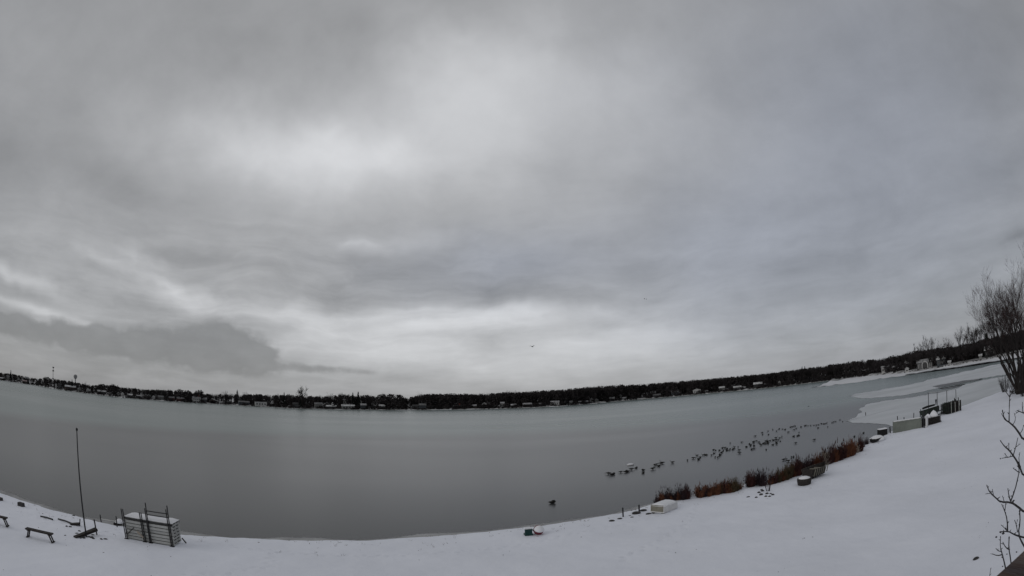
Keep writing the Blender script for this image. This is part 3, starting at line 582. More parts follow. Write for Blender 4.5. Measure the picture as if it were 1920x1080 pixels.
HS = [
 (3, 10, 708, 14, 'dark', 'snow', 'snow roofed house at the very left end of the far shore'), (15, 7, 704, 30, 'pale', 'grey', 'small pale house right of the snow roofed house at the far left'), (27, 9, 713, 8, 'grey', 'thin', 'low grey boathouse near the left edge'),
 (46, 11, 713, 10, 'tan', 'pink', 'low pinkish roofed house third from the left edge'), (50, 10, 707, 40, 'grey', 'thin', 'house with thin snow roof on the rise behind the pinkish one'), (62, 9, 717, 8, 'pale', 'snow', 'tiny white roofed boathouse left of the broad dark tree'), (72, 7, 711, 30, 'dark', 'snow', 'small snow roofed house on the rise left of the radio mast'),
 (105, 4, 719, 10, 'white', 'thin', 'narrow white shed left of the grey two storey house'), (112, 8, 719, 10, 'grey', 'dark', 'grey two storey house below and right of the radio mast'), (132, 26, 723, 14, 'brown', 'snow', 'long house with broad snowy roof below the water tower'), (149, 7, 727, 9, 'pale', 'thin', 'pale house at the right end of the long snowy roof'),
 (165, 7, 728, 10, 'white', 'snow', 'small white gabled cottage between the two long snowy roofs'), (191, 20, 732, 12, 'dark', 'snow', 'long dark house with bright snow roof right of the water tower'), (205, 6, 736, 9, 'pale', 'thin', 'small pale house beside the second long snowy roof'),
 (222, 5, 736, 9, 'white', 'snow', 'left one of two narrow white gabled cottages'), (230, 6, 736, 10, 'white', 'snow', 'right one of two narrow white gabled cottages'), (245, 9, 739, 10, 'grey', 'snow', 'grey house with short snow roof right of the two white cottages'), (260, 12, 741, 12, 'slate', 'thin', 'low slate house with dusted roof'),
 (279, 8, 740, 10, 'dark', 'snow', 'dark house with steep snowy roof left of the white V roofs'), (288, 6, 742, 12, 'white', 'snow', 'white cottage with steep roof beside the dark steep roofed house'), (301, 12, 742, 12, 'pale', 'grey', 'pale house below the wispy tree'),
 (322, 12, 744, 12, 'red', 'grey', 'red brown house with grey roof, left of a pair'), (338, 16, 745, 10, 'red', 'thin', 'wider red brown house with one pale dormer'), (368, 18, 744, 10, 'white', 'thin', 'white two storey house with many windows'), (383, 10, 746, 12, 'grey', 'thin', 'grey house joined right of the white two storey house'),
 (399, 15, 749, 10, 'tan', 'grey', 'tan gabled house left of the low white cottage'), (416, 11, 753, 6, 'white', 'snow', 'low white cottage with snow roof at the water'), (430, 11, 752, 9, 'dark', 'dark', 'black boathouse right of the low white cottage'), (457, 24, 752, 10, 'slate', 'grey', 'long slate grey house below the church spire'),
 (489, 26, 754, 8, 'white', 'snow', 'flat white building with dark openings at the water'), (480, 9, 744, 45, 'pale', 'grey', 'pale house up the slope behind the flat white building'), (554, 12, 755, 10, 'grey', 'dark', 'dark grey house at the foot of the fan shaped tree'), (597, 17, 755, 8, 'pale', 'grey', 'pale house right of the fan shaped tree'),
 (621, 22, 760, 6, 'dark', 'snow', 'long low house with white roof edge by the shore'), (648, 10, 748, 24, 'pale', 'grey', 'tall pale house behind the large snow roofed one'), (652, 28, 759, 6, 'pale', 'snow', 'large low house with wide snowy roof at the water'), (675, 8, 750, 24, 'pale', 'thin', 'pale gabled house below the broad fir'), (681, 12, 757, 9, 'slate', 'thin', 'slate house in front of the pale gable'),
 (687, 5, 748, 34, 'white', 'snow', 'small bright cabin high among the trees'), (716, 12, 759, 7, 'dark', 'snow', 'dark cottage with bright snow roof'), (716, 9, 751, 24, 'grey', 'grey', 'grey house behind the dark cottage with snow roof'), (779, 13, 759, 8, 'grey', 'dark', 'grey house at the left start of the solid wood'), (792, 15, 757, 12, 'slate', 'grey', 'blue grey house against the solid wood'),
 (857, 17, 760, 9, 'grey', 'grey', 'grey house with wide roof in the middle of the solid wood'), (889, 9, 759, 9, 'brown', 'thin', 'brown cottage left of the white gable in the middle'), (908, 9, 755, 9, 'pale', 'snow', 'small white gable just left of the middle'), (932, 9, 760, 6, 'white', 'snow', 'white shed by the water near the middle'), (942, 8, 754, 10, 'pale', 'thin', 'pale house behind the white shed near the middle'),
 (962, 11, 758, 8, 'dark', 'snow', 'dark house with short snow roof near the middle'), (988, 18, 756, 10, 'dark', 'thin', 'long dark house with dusted roof near the middle'), (1014, 8, 756, 8, 'brown', 'grey', 'small brown house left of the white and red one'), (1040, 18, 752, 10, 'white', 'thin', 'white walled house with red brown side'), (1070, 6, 752, 10, 'pale', 'grey', 'narrow pale house right of the white and red one'),
 (1093, 20, 752, 10, 'dark', 'thin', 'long dark house with pale roof line right of the middle'), (1109, 6, 746, 16, 'white', 'snow', 'left one of two small white cabins under the trees'), (1118, 7, 748, 14, 'pale', 'thin', 'right one of two small white cabins under the trees'), (1147, 10, 745, 12, 'grey', 'thin', 'grey house with rounded bright front'), (1163, 5, 740, 20, 'pale', 'thin', 'tall narrow pale house below the snowy hillside roof'),
 (1170, 7, 745, 12, 'white', 'thin', 'white cottage beside the tall narrow house'), (1179, 11, 736, 26, 'dark', 'snow', 'dark house with bright snowy roof up the slope'), (1224, 12, 734, 22, 'brown', 'thin', 'brown house with dusted roof behind a wider one'), (1231, 16, 739, 12, 'grey', 'grey', 'wide grey house at the water right of the hillside roofs'), (1265, 16, 732, 18, 'slate', 'grey', 'slate house alone in front of the dense wood'),
 (1306, 16, 729, 12, 'white', 'snow', 'white house with a bright steep gable'), (1323, 9, 733, 12, 'pale', 'thin', 'pale low wing right of the bright steep gable'), (1353, 12, 725, 14, 'pale', 'snow', 'house with short bright roof and tall wall'), (1365, 9, 728, 14, 'tan', 'grey', 'tan house joined right of the short bright roof'), (1382, 17, 724, 12, 'grey', 'snow', 'grey house with wide jagged snowy roof'),
 (1394, 9, 725, 14, 'dark', 'snow', 'dark house at the right end of the jagged snowy roof'), (1421, 19, 717, 16, 'dark', 'snow', 'dark house with bright V shaped snow roof'), (1436, 8, 718, 18, 'slate', 'grey', 'slate house right of the V shaped snow roof'), (1461, 6, 714, 16, 'white', 'thin', 'small white cabin alone among the trees'),
 (1655, 7, 687, 8, 'white', 'thin', 'white cottage, first on the snowy right shore'), (1664, 9, 685, 12, 'dark', 'thin', 'dark house behind the first white cottage on the right shore'), (1676, 7, 687, 9, 'dark', 'snow', 'low dark cottage with snowy roof left of the mansion'), (1703, 15, 676, 16, 'dark', 'snow', 'dark house with snowy roof left of the mansion arch'),
 (1764, 20, 668, 10, 'slate', 'snow', 'slate house with snowy roof and brick chimney'), (1779, 6, 677, 5, 'white', 'snow', 'small white shed right of the chimney house'), (1856, 26, 649, 12, 'dark', 'snow', 'wide dark house with snowy roof near the right edge'), (1837, 3, 665, 6, 'pale', 'snow', 'tiny white shed left of the wide dark house')]
GB = {165, 222, 230, 279, 288, 399, 675, 908, 1109, 1306, 1461, 105, 149, 1118, 687, 1163}
for (x, wp, yt, b, wl_, rf, lab) in HS:
    house(x, wp, yt, b, wl_, rf, lab, storeys=2 if x in (112, 368, 648, 1163, 1353) else 1, gable=x in GB, chimney=x in (1764, 368, 857), nwin=0 if wp < 6 else (2 if wp < 12 else 4), flat=x == 489 and wp == 26)
house(1733, 36, 674, 12, 'grey', 'thin', 'grey mansion with tall arched window and columns on the right shore', storeys=1, arch=True, nwin=6, group=None)
house(1699, 8, 689, 1, 'white', 'snow', 'white boathouse with dark door standing on the snowy shore', gable=True, nwin=1, name='boathouse', group=None)
# church with spire
az = px_az(445); p = far_pos(az, 44); t = thing('church', p, 'small church with pale pointed spire rising above the trees', 'church', rz=-az)
MB().box((0, 0, 3), (8, 12, 6.4)).build('wall', WALL['pale'], t); g = MB(); g.add([(-4.4, -6.3, 6.1), (4.4, -6.3, 6.1), (0, -6.3, 9.6), (-4.4, 6.3, 6.1), (4.4, 6.3, 6.1), (0, 6.3, 9.6)], [(0, 1, 2), (5, 4, 3), (0, 2, 5, 3), (1, 4, 5, 2), (0, 3, 4, 1)]); g.build('roof', ROOF['snow'], t)
MB().box((0, -5, 7.6), (2.2, 2.2, 9)).build('tower', WALL['pale'], t); MB().lathe([(1.3, 12.1), (.05, 16.3)], (0, -5, 0), 8).build('spire', WALL['pale'], t)
# radio mast and water tower beyond the wood on the left
az, e = azel(100, 688); D = 1050; hh = H + D * math.tan(e); t = thing('radio_mast', (D * math.sin(az), D * math.cos(az), 5), 'thin lattice radio mast with aerial clusters above the left wood', 'mast'); hh -= 5
g = MB()
for k_ in range(3):
    a = k_ * 2.094; g.tube([(1.4 * math.cos(a), 1.4 * math.sin(a), 0), (.55 * math.cos(a), .55 * math.sin(a), hh)], .16, 4)
g.build('lattice_leg', MT['tower'], t); g = MB()
for i in range(16):
    z0, z1 = hh * i / 16, hh * (i + 1) / 16
    for k_ in range(3):
        a, b = k_ * 2.094 + 0., (k_ + 1) * 2.094; r0 = 1.4 - .85 * z0 / hh; r1 = 1.4 - .85 * z1 / hh
        g.tube([(r0 * math.cos(a), r0 * math.sin(a), z0), (r1 * math.cos(b), r1 * math.sin(b), z1)], .09, 3)
g.build('bracing', MT['tower'], t)
for f in (.97, .78, .32):
    g = MB()
    for k_ in range(6):
        a = k_ * 1.047; g.box((1.5 * math.cos(a), 1.5 * math.sin(a), hh * f), (.6, .5, 2.4), a)
    g.lathe([(.3, -.2), (1.5, -.2), (1.5, .1), (.3, .1)], (0, 0, hh * f), 10); g.build('antenna', MT['pipe'], t)
az, e = azel(141.5, 702); D = 1100; hh = H + D * math.tan(e) - 5; t = thing('water_tower', (D * math.sin(az), D * math.cos(az), 5), 'pale water tower with bulb shaped tank above the left wood', 'water tower')
MB().lathe([(1.6, 0), (1.1, 3), (1.1, hh - 9)], n=12).build('column', MT['towerblue'], t); MB().lathe([(1.1, hh - 9), (3, hh - 7.5), (4.2, hh - 5), (4.2, hh - 3), (3, hh - 1), (.3, hh)], n=16).build('tank', MT['towerblue'], t, smooth=True)

# low snowy docks along the far waterline
for i, (x, wd, lab) in enumerate([(513, 14, 'snowy dock left of the long one on the far waterline'), (531, 18, 'long snowy dock lying along the far waterline'), (592, 10, 'short snowy dock below the pale house right of the fan tree'), (770, 50, 'long white strip of shore ice below the start of the solid wood'), (828, 36, 'second white strip of shore ice below the solid wood'), (1045, 30, 'bright strip of shore ice below the white and red house'), (1110, 18, 'short bright strip of shore ice below the two cabins')]):
    az = px_az(x); D = fd(az) - 1.5; W = wd / 960 * D
    t = thing('snowy_dock' if i < 3 else 'shore_ice', (D * math.sin(az), D * math.cos(az), 0), lab, 'dock' if i < 3 else 'ice', rz=-az)
    g = MB(); n = 14
    for q in range(n):
        g.box(((-.5 + (q + .5) / n) * W, rnd.uniform(-.3, .3), .12), (W / n * 1.02, rnd.uniform(1.6, 2.6) * (1 - .5 * abs(q / n - .5)), .34 + rnd.uniform(-.08, .12)))
    g.build('snow_crust', MT['snowcap'], t)
    if i < 3: MB().box((0, .4, -.02), (W * .98, 1.4, .12)).build('deck', MT['wood'], t)

# ------------------------------------------------------------------ the big multi-stemmed tree on the near shore
base = Vector(at(1914, 742, .1)); base.z = bank(base.x, base.y) - .1
rnd = random.Random(5); MINW[0] = .014; tr = MB(); tw = MB(); camdir = Vector((base.x, base.y, 0)).normalized(); side = Vector((camdir.y, -camdir.x, 0))
for s, (lean, dpt, ln, r) in enumerate([(-.66, .1, 6.2, .20), (-.50, -.3, 6.6, .22), (-.34, .3, 7.0, .24), (-.18, -.1, 8.0, .28), (-.04, .3, 8.2, .28), (.10, -.2, 7.8, .27), (.26, .2, 7.2, .25), (.42, -.2, 6.4, .22), (.6, .1, 6, .2), (-.58, .45, 5.2, .16), (-.26, -.5, 5.8, .18), (.1, .5, 6.2, .18), (-.42, .0, 5.4, .17)]):
    d = (Vector((0, 0, 1)) + side * lean * .62 + camdir * dpt * .5)
    grow(tr, tw, base + side * (lean * .9) + camdir * dpt * .5, d, ln, r * 1.3, 0, 6, .50, .15, 5, 6, (2, 3))
topz = above(base, 1905, 512).z; zm = float(np.percentile([v_[2] for v_ in tw.v], 98.5)); k_ = (topz - base.z) / (zm - base.z)
t = thing('big_bare_tree', base, 'large many stemmed bare tree on the near bank at the right edge', 'tree')
for g_, nm, mt in ((tr, 'trunk', 'bark'), (tw, 'crown', 'barkred')):
    g_.v = [((a - base.x) * .84, (b - base.y) * .84, (c - base.z) * k_) for a, b, c in g_.v]; g_.build(nm, MT[mt], t)
print('big tree tris', len(tr.f) * 2, len(tw.f), 'k', k_)
rnd = random.Random(11)
def shrub(p, w_, h, mt, label, name='shrub', n=60, group=None, cat='shrub'):
    tr = MB(); tw = MB()
    for i in range(n):
        a = rnd.uniform(0, 6.28); r = w_ * .5 * math.sqrt(rnd.random()); q = Vector((r * .35 * math.cos(a), r * .35 * math.sin(a), 0)); e = Vector((r * math.cos(a), r * math.sin(a), h * rnd.uniform(.6, 1)))
        tw.tube([q, q.lerp(e, .5) + Vector((0, 0, h * .06)), e], [.016, .011, .004], 3)
        for k in range(4):
            s = q.lerp(e, rnd.uniform(.35, .95)); tri_blade(tw, s, s + Vector((rnd.gauss(0, .12), rnd.gauss(0, .12), rnd.uniform(.05, .25))) * h * .8, .010)
    o = tw.build(name, MT[mt], loc=p); return tag(o, label, cat, group)
for (x, y, w_, h, lab) in [(1884, 735, 2.6, 2.6, 'thin upright shrub on the bank left of the big bare tree'), (1902, 738, 3.2, 2.0, 'low dark shrub at the foot of the big bare tree'), (1922, 742, 3.5, 2.4, 'dark shrub right of the stems of the big bare tree')]:
    shrub(on(x, y), w_, h, 'bark', lab, n=70)
# rail of a fence beside the tree
a, b = on(1894, 744), on(1926, 738); t = thing('rail_fence', a, 'dark low rail fence beside the big bare tree', 'fence'); a2, b2 = Vector((0, 0, 0)), b - a
MB().tube([(0, 0, -.1), (0, 0, .8)], .06).build('post', MT['wood'], t); MB().tube([b2 + Vector((0, 0, -.1)), b2 + Vector((0, 0, .8))], .06).build('post', MT['wood'], t); MB().tube([(0, 0, .62), b2 + Vector((0, 0, .62))], .07).build('rail', MT['wood'], t)

# ------------------------------------------------------------------ left bank objects
def plank(g, a, b, w_, th):
    a, b = Vector(a), Vector(b); d = (b - a); L = d.length; d.normalize(); s = Vector((-d.y, d.x, 0)).normalized() * w_ / 2; u = s.cross(d).normalized() * th / 2
    if u.z < 0: u = -u
    vs = [a - s - u, a + s - u, a + s + u, a - s + u, b - s - u, b + s - u, b + s + u, b - s + u]
    g.add(vs, [(0, 3, 2, 1), (4, 5, 6, 7), (0, 1, 5, 4), (1, 2, 6, 5), (2, 3, 7, 6), (3, 0, 4, 7)]); return g
def bench(p0, p1, label):
    o = (p0 + p1) / 2; o.z = bank(o.x, o.y); ln = (p1 - p0); ln.z = 0; L = ln.length; rz = math.atan2(ln.y, ln.x)
    t = thing('bench', o, label, 'bench', 'benches on the snowy bank', rz); h = .42
    plank(MB(), (-L / 2, 0, h), (L / 2, 0, h), .30, .06).build('seat', MT['wood'], t)
    g = MB(); n = 16
    for i in range(n): g.box((-L / 2 + (i + .5) * L / n, .03, h + .045), (L / n, .2, .03 + .012 * math.sin(i * 1.7)))
    for s in (-1, 1):
        g = MB(); x = s * (L / 2 - .16)
        plank(g, (x + s * .13, -.10, .0), (x - s * .02, -.10, h - .05), .07, .05); plank(g, (x + s * .13, .10, .0), (x - s * .02, .10, h - .05), .07, .05); g.box((x + s * .13, 0, .03), (.08, .34, .05))
        g.box((x, 0, h - .05), (.14, .28, .05)); g.build('leg', MT['wood'], t)
    return t
bench(on(49, 990, .42), on(98, 1001, .42), 'dark plank bench with splayed legs alone on the snow')
bench(on(-32, 962, .42), on(13, 973, .42), 'dark plank bench cut off by the left edge of the photo')
def block(px, py, sx, sy, sz, label, mt='stone', snow=True, rz=.2, name='block', cat='block'):
    p = on(px, py); p.z = bank(p.x, p.y) - .03; t = thing(name, p, label, cat, None, rz)
    MB().box((0, 0, sz / 2), (sx, sy, sz), taper=.93).build('body', MT[mt], t)
    if snow: MB().lathe([(sx * .5, 0), (sx * .47, .04), (sx * .3, .08), (sx * .05, .095)], (0, 0, sz), 8).build('snow', MT['snowcap'], t)
    return t
block(40, 949, .46, .3, .24, 'small dark block with snow top near the water at the left', snow=False)
block(0, 938, .4, .3, .2, 'dark block at the left edge of the bank', snow=False)
# mast
b = on(162, 1007); tp = above(b, 144, 806)
t = thing('flag_pole', b, 'tall thin bare pole standing on the snow by the water', 'pole')
MB().tube([(0, 0, -.2), (tp - b) * .5, tp - b], [.045, .036, .026], 8).build('pole', MT['pipe'], t); MB().lathe([(.028, -.06), (.06, -.02), (.06, .05), (.02, .1)], tp - b, 8).build('cap', MT['pipe'], t)
def post(px, py, tx, ty, r, label, group=None, mt='pipe', name='post'):
    b = on(px, py); tp = above(b, tx, ty); o = MB().tube([(0, 0, -.15), tp - b], r, 7).build(name, MT[mt], loc=b); return tag(o, label, 'post', group)
# tilted dock ramp beside the mast
a, b = on(140, 1007, .04), on(180, 991, .32); t = thing('dock_ramp', a, 'dark wedge of dock ramp tipped up beside the tall pole', 'dock ramp')
plank(MB(), (0, 0, 0), b - a, .26, .06).build('deck', MT['wood'], t); plank(MB(), (b - a) * .1 + Vector((0, .1, -.08)), b - a + Vector((0, .1, -.10)), .06, .08).build('side_beam', MT['wood'], t)
MB().tube([(b - a) + Vector((0, 0, -.34)), (b - a) + Vector((-.05, 0, .45))], .04).build('end_post', MT['pipe'], t)
# half-buried long pipes
for (p, q, lab, r) in [((76, 968), (99, 974), 'thin dark pole half buried in snow, left one of two', .045), ((109, 973), (136, 982), 'thin dark pole half buried in snow, right one of two', .045)]:
    a, b = on(*p, .03), on(*q, .03); tag(MB().tube([(0, 0, 0), (b - a) * .5 + Vector((0, 0, .03)), b - a], r, 6).build('fallen_pole', MT['pipe'], loc=a), lab, 'pole')
a, b = on(133, 983, .05), on(149, 982, .12); t = thing('pipe_stand', a, 'dark dock foot with short upright pipe lying on the snow', 'dock part')
plank(MB(), (0, 0, 0), b - a, .3, .1).build('foot_plate', MT['wood'], t); MB().tube([b - a + Vector((0, 0, -.12)), above(b, 150, 973) - a], .035).build('upright', MT['pipe'], t)
post(190, 979, 187.5, 965, .035, 'dark short post at the left end of the thin rail')
post(219.5, 988, 217.5, 968, .035, 'dark short post at the right end of the thin rail')
a, b = on(190, 973, .25), on(219, 978, .3); tag(MB().tube([(0, 0, 0), b - a], .03, 6).build('thin_rail', MT['alu'], loc=a), 'thin pale rail spanning between two short posts', 'rail')
t = thing('pipe_stand', on(222, 984), 'dark dock foot with lump of snow beside the dock stack', 'dock part'); MB().box((0, 0, .08), (.55, .3, .12), .5, -.2).build('foot_plate', MT['black'], t); MB().lathe([(.3, 0), (.26, .1), (.1, .2), (.02, .22)], (.05, .1, .13), 8).build('snow', MT['snowcap'], t)
k = 0
for x, y, s in [(149, 996, .12), (144, 1000, .10), (152, 1009, .10), (157, 1009, .13), (167, 1007, .12), (172, 1008, .14), (175, 1010, .13), (174, 1003, .1), (122, 1004, .08), (190, 1011, .12), (198, 1011, .12), (138, 967, .12), (80, 963, .07), (213, 1002, .07), (194, 1036, .06), (125, 987, .12), (132, 988, .12)]:
    s *= .6; p = on(x, y); g = MB(); g.lathe([(s, 0), (s * 1.1, s * .4), (s * .7, s * .8), (s * .1, s * .9)], (0, 0, -.02), 6); g.v = [(a * (1.5 + .2 * (k % 3)), b, c) for a, b, c in g.v]
    tag(g.build('stone', MT['stone'], loc=p), f"small dark stone {'left of' if x < 140 else 'just behind' if y < 1002 else 'right of' if x > 180 else 'in front of'} the foot of the tall pole, {['rounded', 'flat', 'narrow'][k % 3]}", 'stone', 'stones around the tall pole').rotation_euler[2] = k; k += 1

# ------------------------------------------------------------------ the stack of dock sections
A = on(237.5, 1009.5); B = on(327, 1024.7); Cc = on(347, 1020.6); D_ = (B - A); D_.z = 0; L = D_.length; wdt = (Cc - B); wdt.z = 0
rz = math.atan2(D_.y, D_.x); Wd = max(1.0, min(1.5, wdt.length)); topz = above(A, 237.5, 967).z; z0 = bank(B.x, B.y) + .02
nS = 7; sh = (topz - z0) / nS; print('stack L W h', L, wdt.length, topz - z0)
ux = Vector((math.cos(rz), math.sin(rz), 0)); uy = Vector((-ux.y, ux.x, 0)); mid = (A + B) / 2 + uy * Wd / 2
def dock_section(i, top=False):
    z = z0 + i * sh; j = Vector((rnd.uniform(-.03, .03), rnd.uniform(-.03, .03), 0)); w_ = ['bottom', 'second lowest', 'third lowest', 'middle', 'third highest', 'second highest', 'top'][i]
    t = thing('dock_section', (mid.x + j.x, mid.y + j.y, z), f'pale dock section, the {w_} one of the stack on the left bank', 'dock section', 'stacked dock sections', rz + rnd.uniform(-.006, .006))
    hh = sh * .62
    for s, nm in ((-1, 1), (1, 1)): MB().box((0, s * (Wd / 2 - .03), hh / 2 + sh * .1), (L, .06, hh)).build('side_beam', MT['aludark' if top else 'alu'], t)
    for s in (-1, 1): MB().box((s * (L / 2 - .03), 0, sh * .20), (.056, Wd - .124, sh * .2)).build('end_beam', MT['alu'], t)
    for q in range(3): MB().box((L / 2 - .03, (q - 1) * (Wd - .16) / 2.0, sh * .45), (.05, .07, sh * .30)).build('end_bracket', MT['alu'], t)
    n = 9; me = MB().box((0, 0, 0), (L / n - .018, Wd, sh * .17)).mesh('deck_board', MT['alu'])
    for q in range(n): inst('deck_board', me, t, (-L / 2 + (q + .5) * L / n, 0, hh + sh * .1 + sh * .09))
    MB().box((0, 0, sh * .3), (L * .97, Wd * .8, sh * .3)).build('gap_shade_fill', MT['aludark'], t)  # solid dark block: shade of the gaps between sections put into its colour
    if top:
        g = MB(); nx_, ny_ = 30, 8
        for b in range(ny_ + 1):
            for a in range(nx_ + 1):
                u, v_ = a / nx_, b / ny_; ed = min(1, min(u, 1 - u) * 9) ** .5 * min(1, min(v_, 1 - v_) * 5) ** .5
                g.v.append(((u - .5) * L * 1.01, (v_ - .5) * Wd * 1.02, sh * .9 + .08 * ed + .03 * mnoise.noise(Vector((u * 8, v_ * 4, 0))) * ed))
        g.f = [(b * (nx_ + 1) + a, b * (nx_ + 1) + a + 1, (b + 1) * (nx_ + 1) + a + 1, (b + 1) * (nx_ + 1) + a) for b in range(ny_) for a in range(nx_)]
        g.build('snow', MT['snowcap'], t, smooth=True)
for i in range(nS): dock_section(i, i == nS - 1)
def front(f, z, off=.07): p = A + ux * (f * L) - uy * off; return Vector((p.x, p.y, z))
def dock_frame(fa, fb, za, zb, label, rungs=(), back=None):
    p = front(fa, bank(*front(fa, 0).xy) - .02); t = thing('dock_leg_frame', p, label, 'dock legs', 'pipe legs leaning on the dock stack')
    for f, z in ((fa, za), (fb, zb)):
        q = front(f, 0) - p; q.z = 0
        MB().tube([q + Vector((0, 0, -.03)), q + Vector((-ux.x * .07, -ux.y * .07, z - p.z))], .030, 7).build('leg', MT['pipe'], t)
        MB().lathe([(.10, -.02), (.10, .03), (.04, .05)], q, 8).build('foot', MT['pipe'], t)
    for z in rungs:
        a = front(fa, z) - p - ux * .05; b = front(fb, z) - p - ux * .05; MB().tube([a, b], .025, 6).build('rung', MT['pipe'], t)
    return t
def fz(px, py): return above(A.lerp(B, (px - 237) / 90), px, py).z
dock_frame(.0, .035, fz(232, 953), fz(236, 954), 'pair of dark dock legs at the left end of the stack')
dock_frame(.395, .43, fz(269, 960.5), fz(273, 961), 'pair of short dark dock legs in the middle of the stack')
t4 = dock_frame(.545, .985, fz(283.5, 942.5), fz(324, 948), 'tall dark ladder frame with two rungs rising above the stack', rungs=(fz(300, 960), fz(300, 967)))
dock_frame(.52, .955, fz(281, 953), fz(320.5, 955), 'lower pair of dark dock legs beside the tall ladder frame')
a, b = front(.06, z0 + .25, .12), front(.22, z0 + .25 + sh * 2.4, .12); tag(MB().tube([(0, 0, 0), b - a], .025, 6).build('loose_pipe', MT['pipe'], loc=a), 'dark pipe leaning diagonally on the left of the stack', 'pipe')
a, b = front(.40, z0 + .22, .14), front(.28, z0 + .1 + sh * 2.4, .14); tag(plank(MB(), (0, 0, 0), b - a, .03, .08).build('loose_board', MT['r5'], loc=a), 'tan board leaning against the stack left of the middle legs', 'board')
plank(MB(), (0, 0, 0), Vector((.28, -.06, -.2)), .07, .03).build('loose_board', MT['wood'], loc=B + uy * Wd + Vector((.06, 0, .2)))
tag(bpy.data.objects['loose_board.001'], 'small dark plank sloping to the snow at the right end of the stack', 'board')

# ------------------------------------------------------------------ things at the water in the middle
p = on(991, 1003); t = thing('beach_chair', p, 'small teal plastic chair tipped on the snow at the water edge', 'chair', rz=.2)
g = MB(); plank(g, (-.22, 0, .05), (.2, 0, .05), .4, .08).build('seat', MT['teal'], t)
MB().box((-.22 + .2, -.12, .19), (.38, .1, .34)).build('backrest', MT['teal'], t)
plank(MB(), (.17, 0, .34), (.42, 0, .0), .28, .045).build('rear_legs', MT['teal'], t); MB().box((-.02, -.06, .40), (.36, .22, .06)).build('snow', MT['snowcap'], t)
p = on(1010, 1002); r = .27; t = thing('beach_ball', p, 'round maroon ball half covered with snow at the water edge', 'ball')
n = 14; MB().lathe([(r * math.sin(math.pi * i / n) + .001, r - r * math.cos(math.pi * i / n)) for i in range(n + 1)], (0, 0, -.02), 18).build('ball', MT['red'], t, smooth=True)
g = MB().lathe([(r * 1.05 * math.sin(math.pi * i / n) + .001, r - r * 1.05 * math.cos(math.pi * i / n)) for i in range(8, n + 1)], (0, -.0, -.02), 18); g.v = [(a, b - .0, c - .35 * (abs(a) < 9) * max(0, -b) * 0) for a, b, c in g.v]
s_ = g.build('snow', MT['snowcap'], t, smooth=True); s_.rotation_euler = (.35, .1, 0); s_.location = (0, -.0, .0)
for v_ in s_.data.vertices: v_.co.z = max(v_.co.z, .02)
post(1168.5, 969, 1167.5, 952, .045, 'left one of two short dark posts on the bank before the reeds', 'short posts by the water'); post(1198.5, 959.5, 1198, 946.5, .05, 'right one of two short dark posts on the bank before the reeds', 'short posts by the water')
for i, (x, y, s, lab) in enumerate([(1216, 964, .17, 'small dark stump left of the white box'), (1181, 967, .08, 'dark stone between the two short posts'), (1193, 963, .26, 'flat dark stone at the foot of the right short post'), (1185, 970, .10, 'small stone in front of the two short posts'), (1162, 973, .14, 'low stone left of the left short post'), (1147, 977, .16, 'half buried stone at the water left of the posts'), (1206, 958, .22, 'flat stone right of the right short post'),
        (1830, 1048, .13, 'dark flat stone on the open snow at the lower right'), (1508, 1009, .05, 'dark crumb on the open snow below the reeds'), (1090, 1007, .05, 'faint pebble in the snow right of the ball'), (485, 1017, .06, 'pebble in the snow near the centre left waterline'), (1403, 932, .12, 'upright dark stone left of the fire ring')]):
    s *= .72
    g = MB().lathe([(s, 0), (s * 1.15, s * .4), (s * .7, s * .75), (s * .1, s * .85)], (0, 0, -.02), 7); g.v = [(a * 1.35, b * (.8 + .1 * (i % 3)), c) for a, b, c in g.v]; tag(g.build('stone', MT['stone'], loc=on(x, y)), lab, 'stone')
# snow-covered white box
a, b, c = on(1229, 963), on(1245, 963.5), on(1271, 953); d1 = c - b; d1.z = 0; L2 = d1.length; rz2 = math.atan2(d1.y, d1.x); d2 = a - b; wd2 = 1.0
o = (b + c) / 2 + Vector((-math.sin(rz2), math.cos(rz2), 0)) * wd2 / 2; o.z = bank(o.x, o.y); print('box', L2, d2.length)
t = thing('storage_box', o, 'long pale box under thick snow at the start of the reeds', 'box', rz=rz2); hb = .44
MB().box((0, 0, hb / 2 + .06), (L2, wd2, hb), taper=.97).build('body', MT['white'], t); MB().box((-L2 / 2 + .02, 0, hb / 2 + .1), (.05, wd2 - .1, hb * .9)).build('end_panel', MT['tan'], t)
for s in (-1, 1):
    for q in (-1, 1): MB().box((q * (L2 / 2 - .12), s * (wd2 / 2 - .15), .03), (.16, .16, .1)).build('foot', MT['black'], t)
g = MB(); nx_, ny_ = 20, 8
for bb in range(ny_ + 1):
    for aa in range(nx_ + 1):
        u, v_ = aa / nx_, bb / ny_; ed = min(1, min(u, 1 - u) * 7) ** .5 * min(1, min(v_, 1 - v_) * 4) ** .5; g.v.append(((u - .5) * L2 * 1.03, (v_ - .5) * wd2 * 1.05, hb + .02 + .13 * ed + .03 * mnoise.noise(Vector((u * 6, v_ * 3, 4)))))
g.f = [(bb * (nx_ + 1) + aa, bb * (nx_ + 1) + aa + 1, (bb + 1) * (nx_ + 1) + aa + 1, (bb + 1) * (nx_ + 1) + aa) for bb in range(ny_) for aa in range(nx_)]; g.build('snow', MT['snowcap'], t, smooth=True)

